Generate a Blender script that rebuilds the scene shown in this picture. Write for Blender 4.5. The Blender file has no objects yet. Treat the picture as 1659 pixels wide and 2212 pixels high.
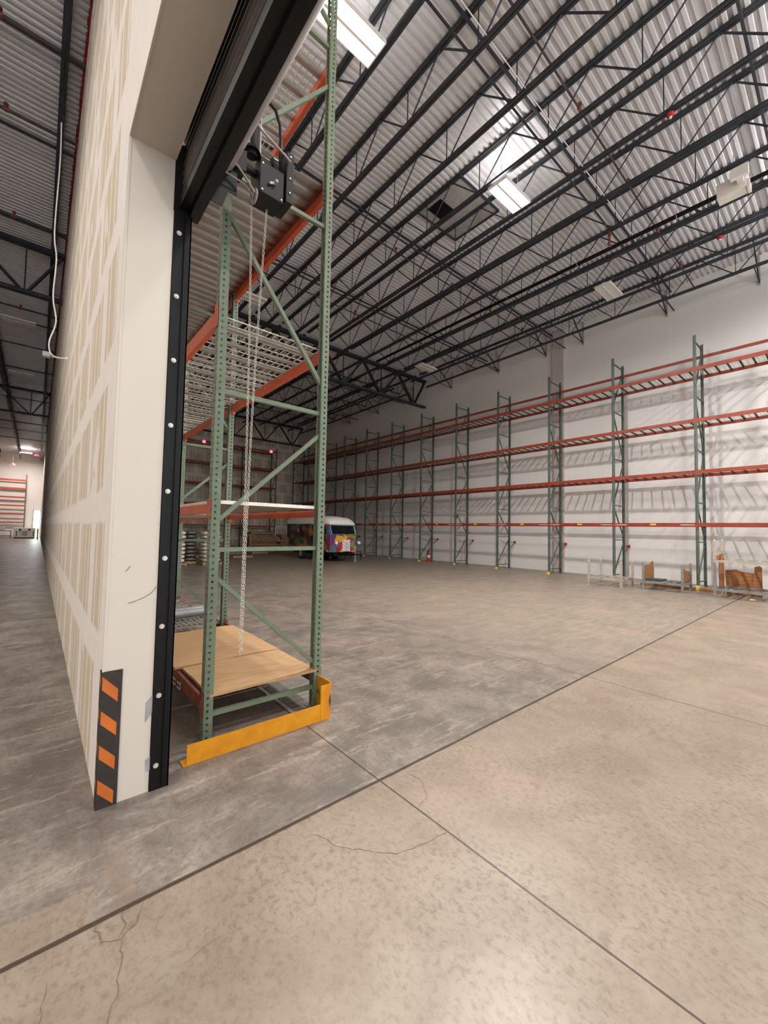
import bpy, math, random
from mathutils import Vector, Matrix, Euler
random.seed(7)
S = bpy.context.scene
COL = S.collection
PI = math.pi
H = 1.68

# ------------------------------------------------------------------ materials
def s2l(c):
    return tuple(((v/255)/12.92 if v/255 <= .04045 else ((v/255+.055)/1.055)**2.4) for v in c)

class NT:
    def __init__(self, name):
        self.m = bpy.data.materials.new(name); self.m.use_nodes = True
        self.t = self.m.node_tree; self.n = self.t.nodes; self.l = self.t.links
        self.b = self.n['Principled BSDF']
    def new(self, t, **k):
        o = self.n.new(t)
        for a, v in k.items(): setattr(o, a, v)
        return o
    def put(self, sock, v):
        if isinstance(v, bpy.types.NodeSocket): self.l.new(v, sock)
        elif isinstance(v, (tuple, list)) and sock.type == 'RGBA' and len(v) == 3: sock.default_value = (*v, 1)
        else: sock.default_value = v
    def math(self, op, a, b=0.0, c=0.0, clamp=False):
        o = self.new('ShaderNodeMath', operation=op, use_clamp=clamp)
        for i, v in enumerate((a, b, c)): self.put(o.inputs[i], v)
        return o.outputs[0]
    def pos(self):
        g = self.new('ShaderNodeTexCoord'); return g.outputs['Object']
    def sep(self, v):
        o = self.new('ShaderNodeSeparateXYZ'); self.put(o.inputs[0], v); return o.outputs
    def comb(self, x, y, z):
        o = self.new('ShaderNodeCombineXYZ')
        for i, v in enumerate((x, y, z)): self.put(o.inputs[i], v)
        return o.outputs[0]
    def noise(self, vec, scale, detail=4, rough=.55, dist=0.0):
        o = self.new('ShaderNodeTexNoise'); self.put(o.inputs['Vector'], vec)
        o.inputs['Scale'].default_value = scale; o.inputs['Detail'].default_value = detail
        o.inputs['Roughness'].default_value = rough; o.inputs['Distortion'].default_value = dist
        return o.outputs['Fac']
    def scale(self, vec, s):
        o = self.new('ShaderNodeMapping'); self.put(o.inputs['Vector'], vec)
        o.inputs['Scale'].default_value = s; return o.outputs[0]
    def step(self, x, lo, hi):      # smooth 0..1
        o = self.new('ShaderNodeMapRange', interpolation_type='SMOOTHSTEP')
        self.put(o.inputs[0], x); o.inputs[1].default_value = lo; o.inputs[2].default_value = hi
        o.inputs[3].default_value = 0; o.inputs[4].default_value = 1
        return o.outputs[0]
    def mix(self, f, a, b, mode='MIX'):
        o = self.new('ShaderNodeMix', data_type='RGBA', blend_type=mode)
        self.put(o.inputs[0], f); self.put(o.inputs[6], a); self.put(o.inputs[7], b)
        return o.outputs[2]
    def bump(self, h, strength=.3, dist=.01):
        o = self.new('ShaderNodeBump'); self.put(o.inputs['Height'], h)
        o.inputs['Strength'].default_value = strength; o.inputs['Distance'].default_value = dist
        self.l.new(o.outputs[0], self.b.inputs['Normal'])
    def fin(self, col=None, rough=None, metal=None):
        if col is not None: self.put(self.b.inputs['Base Color'], col)
        if rough is not None: self.put(self.b.inputs['Roughness'], rough)
        if metal is not None: self.put(self.b.inputs['Metallic'], metal)
        return self.m

def paint(name, rgb, rough=.5, metal=0.0, var=.18, scale=9.0, dirt=None, spec=None):
    k = NT(name); p = k.pos(); n = k.noise(p, scale, 5, .65)
    c = s2l(rgb); d = tuple(v*(1-var) for v in c); l = tuple(min(1, v*(1+var)) for v in c)
    col = k.mix(k.step(n, .3, .7), d, l)
    if dirt:
        n2 = k.noise(p, scale*.37, 6, .7)
        col = k.mix(k.step(n2, .58, .72), col, s2l(dirt))
    if spec is not None: k.b.inputs['Specular IOR Level'].default_value = spec
    return k.fin(col, rough, metal)

def emis(name, rgb, s, base=None):
    k = NT(name)
    n = k.noise(k.pos(), 3.0, 2, .5)
    col = k.mix(n, tuple(v*.95 for v in rgb), rgb)
    k.put(k.b.inputs['Emission Color'], col); k.b.inputs['Emission Strength'].default_value = s
    k.m.cycles.emission_sampling = 'NONE'
    return k.fin(base or rgb, .4)

M = {}
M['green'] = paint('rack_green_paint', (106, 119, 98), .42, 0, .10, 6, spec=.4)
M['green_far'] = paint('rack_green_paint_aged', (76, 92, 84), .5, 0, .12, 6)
M['orange'] = paint('rack_orange_paint', (184, 80, 48), .45, 0, .12, 5)
M['rusty'] = paint('shaded_rust_brown_beam', (120, 58, 42), .7, 0, .3, 8)  # rust brown, with the shadow on the bottom beams painted in
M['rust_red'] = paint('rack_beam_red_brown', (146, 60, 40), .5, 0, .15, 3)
M['joist'] = paint('joist_dark_primer', (52, 54, 60), .55, 0, .2, 2.5, spec=.35)
M['black'] = paint('black_painted_steel', (11, 11, 12), .45, 0, .25, 4, spec=.25)
M['blackbox'] = paint('black_operator_enamel', (20, 20, 22), .5, 0, .2, 5, spec=.3)
M['zinc'] = paint('zinc_plated_steel', (200, 195, 182), .35, .35, .15, 20)
M['galv'] = paint('galvanised_steel', (168, 166, 164), .42, .25, .12, 7)
M['wire'] = paint('wire_deck_zinc', (186, 180, 170), .45, .2, .1, 12)
M['wire_ch'] = paint('deck_channel_zinc', (140, 132, 122), .5, .2, .12, 5)
M['white'] = paint('white_enamel', (232, 228, 222), .4, 0, .05, 5)
M['whiteb'] = paint('white_faced_board', (226, 222, 214), .5, 0, .08, 6)
M['brown_wood'] = None
M['glass'] = paint('dark_glass', (22, 24, 28), .08, 0, .2, 2)
M['rubber'] = paint('tyre_rubber', (28, 27, 27), .8, 0, .2, 9)
M['red'] = paint('red_enamel', (178, 34, 30), .35, 0, .1, 5)
M['yellowp'] = paint('yellow_block_paint', (232, 205, 70), .5, 0, .1, 9)
M['grey_cap'] = paint('galvanised_hood', (150, 142, 138), .5, .15, .1, 3)
M['steelgrey'] = paint('grey_stillage_paint', (128, 130, 130), .5, 0, .15, 5, dirt=(105, 95, 85))
M['steelpale'] = paint('pale_worn_stillage_paint', (176, 168, 158), .5, .1, .18, 7, dirt=(130, 115, 100))
M['bag'] = paint('shrink_film_over_white_bags', (232, 222, 212), .22, 0, .12, 5)
M['bagdark'] = paint('dark_film_over_grey_bags', (92, 84, 78), .3, 0, .2, 5)
M['sprink'] = paint('sprinkler_pipe_paint', (62, 54, 54), .55, 0, .2, 4)
M['rustbrown'] = paint('rusty_red_fitting', (120, 62, 56), .6, 0, .2, 12)
M['lens'] = emis('lit_led_lens', (1.0, .88, .72), 9)
M['lens_far'] = emis('lit_led_lens_cool', (1.0, .97, .92), 12)
M['lens_off'] = paint('unlit_acrylic_lens', (214, 214, 210), .35, 0, .06, 4)
M['redled'] = emis('red_warning_led', (1.0, .03, .05), 9)
M['daylight'] = emis('daylit_door_glass', (.9, 1.0, 1.0), 16)
M['firecaulk'] = paint('red_fire_sealant', (128, 36, 38), .7, 0, .25, 8)

def m_wood(name, rgb, dark, sx=(14, 1.3, 14)):
    k = NT(name); p = k.pos(); q = k.scale(p, sx)
    n = k.noise(q, 2.2, 6, .6, .6); n2 = k.noise(p, 1.6, 4, .6)
    col = k.mix(k.step(n, .35, .68), s2l(rgb), s2l(dark))
    col = k.mix(k.math('MULTIPLY', k.step(n2, .5, .75), .45), col, s2l(tuple(v*.8 for v in dark)))
    return k.fin(col, .7)
M['brown_wood'] = m_wood('weathered_plywood', (176, 120, 72), (128, 80, 46))
M['pallet_wood'] = m_wood('pallet_timber', (190, 160, 128), (140, 108, 80))

def m_card():
    k = NT('kraft_cardboard'); p = k.pos(); xyz = k.sep(p)
    n = k.noise(k.scale(p, (3, 30, 3)), 1.6, 5, .6); n2 = k.noise(p, 2.0, 4, .6)
    col = k.mix(k.step(n, .3, .75), s2l((178, 144, 104)), s2l((160, 126, 90)))
    col = k.mix(k.math('MULTIPLY', k.step(n2, .45, .7), .4), col, s2l((160, 120, 80)))
    # scored crease
    cr = k.math('LESS_THAN', k.math('ABSOLUTE', k.math('SUBTRACT', k.math('ADD', xyz[1], k.math('MULTIPLY', k.noise(p, 6), .01)), .22)), .004)
    col = k.mix(k.math('MULTIPLY', cr, .6), col, s2l((120, 86, 52)))
    return k.fin(col, .75)
M['card'] = m_card()

def m_yellow():
    k = NT('scuffed_yellow_guard_paint'); p = k.pos(); xyz = k.sep(p)
    n = k.noise(p, 7, 5, .65)
    col = k.mix(k.step(n, .3, .7), s2l((214, 146, 24)), s2l((196, 126, 18)))
    # black scrape low on the end return, and small chips
    sx = k.math('ABSOLUTE', k.math('SUBTRACT', xyz[0], 1.205)); sz = k.math('ABSOLUTE', k.math('SUBTRACT', xyz[2], .15))
    d = k.math('ADD', k.math('MULTIPLY', sx, 22), k.math('MULTIPLY', sz, 9))
    d = k.math('ADD', d, k.math('MULTIPLY', k.noise(k.scale(p, (30, 30, 6)), 3), 1.6))
    col = k.mix(k.math('SUBTRACT', 1.0, k.step(d, 1.1, 1.6)), col, s2l((52, 44, 34)))
    n3 = k.noise(p, 19, 5, .7)
    col = k.mix(k.step(n3, .70, .74), col, s2l((92, 70, 40)))
    return k.fin(col, .4)
M['yellow'] = m_yellow()

def m_floor():
    k = NT('warehouse_concrete_floor'); p = k.pos(); x, y, z = k.sep(p)
    big = k.noise(p, .35, 5, .6); mid = k.noise(p, 2.1, 7, .68, .4); fine = k.noise(p, 12, 8, .75); tiny = k.noise(p, 60, 5, .7)
    # cross-trowel streaks
    st = k.noise(k.scale(p, (1.2, 7, 1)), 1.4, 6, .65, .8)
    st2 = k.noise(k.scale(p, (7, 1.0, 1)), 1.1, 5, .6, .5)
    beige = k.mix(k.step(mid, .35, .68), s2l((146, 133, 118)), s2l((130, 116, 101)))
    gr = k.noise(k.scale(p, (34, 26, 1)), 1.0, 5, .7, .3); gm = k.step(k.noise(p, 1.3, 4, .6), .35, .65)
    beige = k.mix(k.math('MULTIPLY', k.step(gr, .44, .70), k.math('ADD', .35, k.math('MULTIPLY', gm, .45))), beige, s2l((98, 84, 70)))
    beige = k.mix(k.math('MULTIPLY', k.step(fine, .56, .72), .35), beige, s2l((102, 88, 74)))
    beige = k.mix(k.math('MULTIPLY', k.step(k.noise(k.scale(p, (3, 3, 1)), 1.7, 6, .7), .6, .74), .35), beige, s2l((106, 92, 78)))
    grey = k.mix(k.step(mid, .32, .66), s2l((140, 131, 123)), s2l((98, 91, 85)))
    grey = k.mix(k.math('MULTIPLY', k.step(st, .54, .66), .6), grey, s2l((168, 157, 146)))
    grey = k.mix(k.math('MULTIPLY', k.step(st2, .55, .68), .4), grey, s2l((104, 94, 84)))
    grey = k.mix(k.math('MULTIPLY', k.step(gr, .44, .68), .5), grey, s2l((84, 77, 70)))
    grey = k.mix(k.math('MULTIPLY', k.step(fine, .5, .66), .45), grey, s2l((84, 77, 70)))
    grey = k.mix(k.math('MULTIPLY', k.step(k.noise(k.scale(p, (16, 40, 1)), .9, 4, .7), .60, .74), .5), grey, s2l((172, 164, 156)))
    # slab zones: beige apron y<2.13; beige again beyond x>4.6 (worn polish) and the strip beside the wall corner
    yj = k.math('ADD', y, k.math('MULTIPLY', k.math('SUBTRACT', k.noise(p, 3, 3), .5), .02))
    f_y = k.step(yj, 2.125, 2.14)
    warm_far = k.math('MULTIPLY', k.step(k.math('ADD', x, k.math('MULTIPLY', big, 3)), 5.2, 9.0), .75)
    grey = k.mix(warm_far, grey, k.mix(k.step(st, .35, .7), s2l((150, 137, 121)), s2l((118, 107, 95))))
    strip = k.math('MULTIPLY', k.math('SUBTRACT', 1.0, k.step(k.math('ADD', x, k.math('MULTIPLY', mid, .12)), .27, .36)),
                   k.math('SUBTRACT', 1.0, k.step(k.math('ADD', yj, k.math('MULTIPLY', fine, .05)), 2.36, 2.40)))
    f = k.math('MULTIPLY', f_y, k.math('SUBTRACT', 1.0, strip))
    col = k.mix(f, beige, grey)
    # dark band / patch beside the joint
    pb = k.math('MULTIPLY', k.math('LESS_THAN', k.math('ABSOLUTE', k.math('SUBTRACT', x, .375)), .045),
                k.math('MULTIPLY', f_y, k.math('SUBTRACT', 1.0, k.step(y, 2.5, 2.53))))
    col = k.mix(k.math('MULTIPLY', pb, .5), col, s2l((128, 110, 94)))
    # pinkish and greenish cure stains
    stn = k.noise(p, .9, 3, .5); col = k.mix(k.math('MULTIPLY', k.step(stn, .55, .7), .18), col, s2l((186, 150, 138)))
    stn2 = k.noise(k.scale(p, (1, 1, 4)), .7, 3, .5, 1); col = k.mix(k.math('MULTIPLY', k.step(stn2, .58, .72), .18), col, s2l((150, 148, 128)))
    spots = k.noise(p, 4.5, 2, .3); col = k.mix(k.math('MULTIPLY', k.step(spots, .74, .78), .5), col, s2l((112, 98, 84)))
    col = k.mix(k.math('MULTIPLY', tiny, .22), col, s2l((120, 105, 90)))
    # sawn joints
    def line(coord, c, w, per=None):
        if per:
            t = k.math('ABSOLUTE', k.math('SUBTRACT', k.math('FLOORED_MODULO', k.math('SUBTRACT', coord, c - per/2), per), per/2))
        else:
            t = k.math('ABSOLUTE', k.math('SUBTRACT', coord, c))
        wob = k.math('MULTIPLY', k.noise(p, 9, 3), w*.8)
        return k.math('SUBTRACT', 1.0, k.step(k.math('SUBTRACT', t, wob), w*.35, w))
    yy = k.math('ADD', y, k.math('MULTIPLY', k.math('SUBTRACT', k.noise(k.scale(p, (.6, .6, 1)), 1.5, 2), .5), .02))
    j = k.math('MAXIMUM', line(yy, 2.126, .0058), line(x, 1.827, .0052, 3.2))
    j = k.math('MAXIMUM', j, line(yy, 9.5, .012, 7.37))
    far = k.math('MULTIPLY', k.step(y, 3.0, 14.0), .45)
    col = k.mix(k.math('MULTIPLY', j, .9), col, s2l((52, 40, 30)))
    h = k.math('SUBTRACT', k.math('MULTIPLY', fine, .3), j)
    k.bump(h, .25, .004)
    r = k.math('ADD', .30, k.math('MULTIPLY', mid, .22))
    k.b.inputs['Specular IOR Level'].default_value = .45
    return k.fin(col, r)
M['floor'] = m_floor()

def m_drywall(name, axis, off=0.0, clear=None):
    k = NT(name); p = k.pos(); c = k.sep(p); u = c[axis]; z = c[2]
    wob = k.math('SUBTRACT', k.noise(p, 2.3, 4, .6), .5)
    z2 = k.math('ADD', z, k.math('MULTIPLY', wob, .10))
    row = k.math('FLOOR', k.math('DIVIDE', k.math('SUBTRACT', z2, .84), .98))
    zf = k.math('FLOORED_MODULO', k.math('SUBTRACT', z2, .84), .98)
    zd = k.math('ABSOLUTE', k.math('SUBTRACT', zf, .49))                 # .49 at a seam
    band = k.step(zd, .35, .39)
    u0 = k.math('ADD', k.math('SUBTRACT', u, off), k.math('MULTIPLY', k.math('FLOORED_MODULO', k.math('MULTIPLY', row, .61), 1.22), 1.0))
    u1 = k.math('ADD', u0, k.math('MULTIPLY', wob, .05))
    uf = k.math('FLOORED_MODULO', u1, 1.22)
    ud = k.math('ABSOLUTE', k.math('SUBTRACT', uf, .61))
    vband = k.step(ud, .44, .48)
    thin = k.math('ABSOLUTE', k.math('SUBTRACT', k.math('FLOORED_MODULO', uf, .305), .1525))
    thin = k.step(k.math('ADD', thin, k.math('MULTIPLY', k.noise(k.scale(p, (9, 9, 1)), 2, 3), .02)), .128, .142)
    smear = k.step(k.noise(p, 1.1, 5, .6), .60, .66)
    mud = k.math('MAXIMUM', k.math('MAXIMUM', band, vband), k.math('MAXIMUM', thin, smear))
    if clear is not None:
        mud = k.math('MAXIMUM', mud, k.math('SUBTRACT', 1.0, k.step(k.math('ADD', u, k.math('MULTIPLY', wob, .12)), clear, clear+.02)))
    n = k.noise(p, 6, 5, .6); n2 = k.noise(k.scale(p, (1, 1, .25)), 14, 5, .7)
    tan = k.mix(n, s2l((212, 196, 170)), s2l((196, 179, 152)))
    wht = k.mix(n, s2l((236, 228, 218)), s2l((222, 213, 203)))
    wht = k.mix(k.math('MULTIPLY', k.step(n2, .62, .78), .3), wht, s2l((196, 184, 170)))
    return k.fin(k.mix(mud, tan, wht), .85)
M['drywall'] = m_drywall('taped_drywall', 1, .25, 3.22)
M['drywall_back'] = m_drywall('taped_drywall_rear', 0)

def m_wallpaint(name, rgb, seams=None):
    k = NT(name); p = k.pos(); x, y, z = k.sep(p)
    n = k.noise(p, .8, 5, .6); n2 = k.noise(p, 9, 6, .7)
    c = s2l(rgb)
    col = k.mix(n, c, tuple(v*.93 for v in c))
    col = k.mix(k.math('MULTIPLY', k.step(n2, .6, .8), .15), col, tuple(v*.8 for v in c))
    if seams:
        t = k.math('ABSOLUTE', k.math('SUBTRACT', k.math('FLOORED_MODULO', k.math('SUBTRACT', y, 13.2-2.2), 4.4), 2.2))
        col = k.mix(k.math('MULTIPLY', k.math('LESS_THAN', t, .012), .35), col, s2l((245, 243, 240)))
    return k.fin(col, .7)
M['rwall'] = m_wallpaint('white_tilt_panel_paint', (228, 224, 222), True)
M['jamb'] = m_wallpaint('cream_jamb_paint', (204, 196, 184))
M['pil'] = m_wallpaint('grey_column_paint', (196, 186, 182))

def m_deck():
    k = NT('galvanised_roof_deck'); p = k.pos()
    n = k.noise(k.scale(p, (1, 6, 1)), 1.2, 5, .6); n2 = k.noise(p, 5, 6, .7)
    col = k.mix(n, s2l((226, 226, 229)), s2l((202, 201, 204)))
    col = k.mix(k.math('MULTIPLY', k.step(n2, .6, .75), .25), col, s2l((120, 105, 95)))
    return k.fin(col, .40, .12)
M['deck'] = m_deck()

def m_sheet():
    k = NT('rusting_corrugated_shelf'); p = k.pos(); x, y, z = k.sep(p)
    n = k.noise(p, 4, 6, .7)
    col = k.mix(n, s2l((170, 165, 160)), s2l((140, 134, 128)))
    edge = k.math('ADD', x, k.math('MULTIPLY', n, .25))
    col = k.mix(k.step(edge, .98, 1.12), col, s2l((112, 62, 46)))
    return k.fin(col, .45, .4)
M['sheet'] = m_sheet()

def m_mural(name, dark):
    k = NT(name); p = k.pos()
    v = k.new('ShaderNodeTexVoronoi'); k.put(v.inputs['Vector'], k.scale(p, (1.0, .8, 1.0))); v.inputs['Scale'].default_value = 3.2
    v.inputs['Randomness'].default_value = 1
    sp = k.new('ShaderNodeSeparateColor'); k.put(sp.inputs[0], v.outputs['Color'])
    r = k.new('ShaderNodeValToRGB'); r.color_ramp.interpolation = 'CONSTANT'
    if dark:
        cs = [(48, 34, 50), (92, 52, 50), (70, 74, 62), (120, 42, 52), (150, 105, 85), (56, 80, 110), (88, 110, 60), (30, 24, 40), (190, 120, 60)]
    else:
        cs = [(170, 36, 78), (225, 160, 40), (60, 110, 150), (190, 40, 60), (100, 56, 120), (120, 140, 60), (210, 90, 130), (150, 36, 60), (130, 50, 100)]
    el = r.color_ramp.elements
    el[0].color = (*s2l(cs[0]), 1); el[1].position = 1/len(cs); el[1].color = (*s2l(cs[1]), 1)
    for i in range(2, len(cs)):
        e = el.new(i/len(cs)); e.color = (*s2l(cs[i]), 1)
    k.l.new(sp.outputs[0], r.inputs[0])
    v2 = k.new('ShaderNodeTexVoronoi'); k.put(v2.inputs['Vector'], p); v2.inputs['Scale'].default_value = 14
    dots = k.math('LESS_THAN', v2.outputs['Distance'], .22)
    col = k.mix(k.math('MULTIPLY', dots, .35 if not dark else .12), r.outputs[0], s2l((235, 200, 210)))
    return k.fin(col, .4)
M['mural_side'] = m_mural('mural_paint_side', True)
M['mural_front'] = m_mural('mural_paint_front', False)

# ------------------------------------------------------------------ mesh builder
class MB:
    def __init__(self): self.v = []; self.f = []; self.mi = []; self.cur = 0
    def add(self, vs, fs):
        o = len(self.v); self.v += [tuple(p) for p in vs]; self.f += [tuple(i+o for i in f) for f in fs]
        self.mi += [self.cur]*len(fs); return self
    def box(self, a, b):
        x0, y0, z0 = a; x1, y1, z1 = b
        return self.add([(x0,y0,z0),(x1,y0,z0),(x1,y1,z0),(x0,y1,z0),(x0,y0,z1),(x1,y0,z1),(x1,y1,z1),(x0,y1,z1)],
                 [(0,3,2,1),(4,5,6,7),(0,1,5,4),(1,2,6,5),(2,3,7,6),(3,0,4,7)])
    def frame(self, p0, p1, up=(0,0,1)):
        p0 = Vector(p0); p1 = Vector(p1); d = (p1-p0).normalized(); u = Vector(up)
        s = d.cross(u)
        if s.length < 1e-4: s = d.cross(Vector((1,0,0)))
        s.normalize(); u = s.cross(d).normalized(); return p0, p1, d, s, u
    def bar(self, p0, p1, w, h, up=(0,0,1)):
        p0, p1, d, s, u = self.frame(p0, p1, up); vs = []
        for p in (p0, p1):
            for a, b in ((-1,-1),(1,-1),(1,1),(-1,1)): vs.append(p + s*(a*w/2) + u*(b*h/2))
        return self.add(vs, [(0,1,2,3),(7,6,5,4),(0,4,5,1),(1,5,6,2),(2,6,7,3),(3,7,4,0)])
    def cyl(self, p0, p1, r, n=10, r2=None, caps=True):
        p0, p1, d, s, u = self.frame(p0, p1); vs = []
        for p, rr in ((p0, r), (p1, r if r2 is None else r2)):
            for i in range(n):
                a = 2*PI*i/n; vs.append(p + s*(math.cos(a)*rr) + u*(math.sin(a)*rr))
        fs = [(i, (i+1) % n, n+(i+1) % n, n+i) for i in range(n)]
        if caps: fs += [tuple(range(n))[::-1], tuple(range(n, 2*n))]
        return self.add(vs, fs)
    def tube(self, pts, r, n=8):
        pts = [Vector(p) for p in pts]; vs = []; 
        ref = None
        for i, p in enumerate(pts):
            d = (pts[min(i+1, len(pts)-1)] - pts[max(i-1, 0)]).normalized()
            if ref is None: ref = d.orthogonal().normalized()
            s = d.cross(ref).normalized(); ref = s.cross(d).normalized()
            for j in range(n):
                a = 2*PI*j/n; vs.append(p + s*(math.cos(a)*r) + ref*(math.sin(a)*r))
        fs = [(i*n+j, i*n+(j+1) % n, (i+1)*n+(j+1) % n, (i+1)*n+j) for i in range(len(pts)-1) for j in range(n)]
        fs += [tuple(range(n))[::-1], tuple(range((len(pts)-1)*n, len(pts)*n))]
        return self.add(vs, fs)
    def prism(self, prof, y0, y1, axis='y'):       # closed profile (a,b) extruded
        n = len(prof); 
        def P(a, b, t): return (a, t, b) if axis == 'y' else ((t, a, b) if axis == 'x' else (a, b, t))
        vs = [P(a, b, y0) for a, b in prof] + [P(a, b, y1) for a, b in prof]
        fs = [(i, (i+1) % n, n+(i+1) % n, n+i) for i in range(n)] + [tuple(range(n))[::-1], tuple(range(n, 2*n))]
        return self.add(vs, fs)
    def torus(self, c, R, r, ax, up, n=10, m=5, stretch=1.0):
        c = Vector(c); ax = Vector(ax).normalized(); u = Vector(up).normalized(); s = ax.cross(u)
        vs = []
        for i in range(n):
            a = 2*PI*i/n; d = u*math.cos(a)*stretch + s*math.sin(a); cc = c + d*R
            dn = d.normalized()
            for j in range(m):
                b = 2*PI*j/m; vs.append(cc + dn*(math.cos(b)*r) + ax*(math.sin(b)*r))
        fs = [(i*m+j, ((i+1) % n)*m+j, ((i+1) % n)*m+(j+1) % m, i*m+(j+1) % m) for i in range(n) for j in range(m)]
        return self.add(vs, fs)
    def ball(self, c, r, n=10, m=6, sz=1.0):
        vs = [(c[0], c[1], c[2]-r*sz)]
        for j in range(1, m):
            t = -PI/2 + PI*j/m
            for i in range(n):
                a = 2*PI*i/n; vs.append((c[0]+r*math.cos(t)*math.cos(a), c[1]+r*math.cos(t)*math.sin(a), c[2]+r*sz*math.sin(t)))
        vs.append((c[0], c[1], c[2]+r*sz)); L = len(vs)-1
        fs = [(0, 1+(i+1) % n, 1+i) for i in range(n)]
        for j in range(m-2):
            b = 1+j*n; fs += [(b+i, b+(i+1) % n, b+n+(i+1) % n, b+n+i) for i in range(n)]
        b = 1+(m-2)*n; fs += [(b+i, b+(i+1) % n, L) for i in range(n)]
        return self.add(vs, fs)
    def build(self, name, mat, parent=None, smooth=False, bevel=0.0, loc=None):
        me = bpy.data.meshes.new(name); me.from_pydata(self.v, [], self.f); 
        mats = mat if isinstance(mat, (list, tuple)) else [mat]
        for m in mats: me.materials.append(m)
        for p, i in zip(me.polygons, self.mi): p.material_index = i; p.use_smooth = smooth
        me.validate(); me.update()
        o = bpy.data.objects.new(name, me); COL.objects.link(o)
        if parent: o.parent = parent
        if loc: o.location = loc
        if bevel:
            b = o.modifiers.new('bevel', 'BEVEL'); b.width = bevel; b.segments = 2; b.limit_method = 'ANGLE'
        if smooth:
            try: me.set_sharp_from_angle(angle=math.radians(40))
            except Exception: pass
        return o

def tag(o, label=None, cat=None, group=None, kind=None):
    if label: o['label'] = label
    if cat: o['category'] = cat
    if group: o['group'] = group
    if kind: o['kind'] = kind
    return o
def thing(name, label, cat, loc=(0,0,0), rz=0, group=None):
    o = bpy.data.objects.new(name, None); COL.objects.link(o); o.location = loc; o.rotation_euler = (0,0,rz)
    o.empty_display_size = .1
    return tag(o, label, cat, group)
def struct(o): o['kind'] = 'structure'; return o
def dup(o, parent=None, loc=None):
    c = o.copy(); COL.objects.link(c); c.parent = parent
    if loc is not None: c.location = loc
    for ch in list(o.children): dup(ch, c)
    return c
ORD = ['first','second','third','fourth','fifth','sixth','seventh','eighth','ninth','tenth','eleventh','twelfth','thirteenth','fourteenth','fifteenth','sixteenth']

# ------------------------------------------------------------------ setting
WX0, WX1, WY = .34, .61, 2.96          # partition wall faces, end of wall at the opening
RX = 17.85; BY = 33.2; FY = 66.0
def zd(y): return 11.10 - .013*y       # underside of the roof deck

b = MB(); b.add([(-13,-6,0),(18.1,-6,0),(18.1,66.2,0),(-13,66.2,0),(-13,-6,-.2),(18.1,-6,-.2),(18.1,66.2,-.2),(-13,66.2,-.2)],
                [(0,1,2,3),(7,6,5,4),(0,4,5,1),(1,5,6,2),(2,6,7,3),(3,7,4,0)])
floor = struct(b.build('floor', M['floor']))
# cracks in the slab: narrow open seams lying in the surface
def crack(pts, w, seed):
    random.seed(seed); m = MB(); P = []
    for (x0, y0), (x1, y1) in zip(pts[:-1], pts[1:]):
        n = max(2, int(math.hypot(x1-x0, y1-y0)/.025))
        for i in range(n):
            t = i/n; P.append((x0+(x1-x0)*t+random.uniform(-.007,.007), y0+(y1-y0)*t+random.uniform(-.007,.007)))
    P.append(pts[-1])
    vs = []
    for i, (x, y) in enumerate(P):
        a = P[max(i-1,0)]; c = P[min(i+1,len(P)-1)]; dx, dy = c[0]-a[0], c[1]-a[1]; L = math.hypot(dx,dy) or 1
        ww = w*random.uniform(.3,1.1)*(1 if 0 < i < len(P)-1 else .2)
        vs += [(x-dy/L*ww, y+dx/L*ww, .0012), (x+dy/L*ww, y-dx/L*ww, .0012)]
    m.add(vs, [(2*i, 2*i+1, 2*i+3, 2*i+2) for i in range(len(P)-1)])
    return m
M['crack'] = paint('dirt_filled_crack', (112, 92, 74), .9, 0, .2, 30)
CR = [([(2.02,2.10),(2.05,1.95),(1.99,1.86),(1.94,1.80),(1.83,1.77)],.0022),
      ([(1.83,1.53),(1.62,1.56),(1.50,1.60),(1.38,1.72),(1.28,1.83),(1.26,1.95),(1.21,2.0)],.0018),
      ([(.26,2.12),(.27,2.02),(.335,1.985),(.40,2.03),(.44,2.12)],.004),
      ([(.33,1.99),(.36,2.05),(.355,2.12)],.003),
      ([(.34,1.985),(.315,1.86),(.29,1.76),(.235,1.66),(.20,1.56)],.0026),
      ([(.10,1.97),(.09,1.88),(.06,1.78),(.055,1.66)],.002),
      ([(.50,1.72),(.62,1.74)],.0012), ([(.84,1.92),(.98,2.0)],.0012)]
for i, (pts, w) in enumerate(CR): crack(pts, w, i).build('crack', M['crack'], floor)

# roof deck: flutes running across the building
b = MB(); per = .1524; prof = [(0,0),(.060,0),(.078,.050),(.134,.050),(.1524,0)]
y = -6.0; row = []
while y < 66:
    for dy, dz in prof[:-1]: row.append((y+dy, zd(y+dy)+dz))
    y += per
row.append((y, zd(y)))
vs = []; fs = []
for (yy, zz) in row: vs += [(-13, yy, zz), (18.1, yy, zz)]
fs = [(2*i, 2*i+1, 2*i+3, 2*i+2) for i in range(len(row)-1)]
b.add(vs, fs); n0 = len(vs)
b.add([(-13,-6,11.4),(18.1,-6,11.4),(18.1,66,10.5),(-13,66,10.5)], [(0,1,2,3)])
struct(b.build('ceiling', M['deck']))

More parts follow.
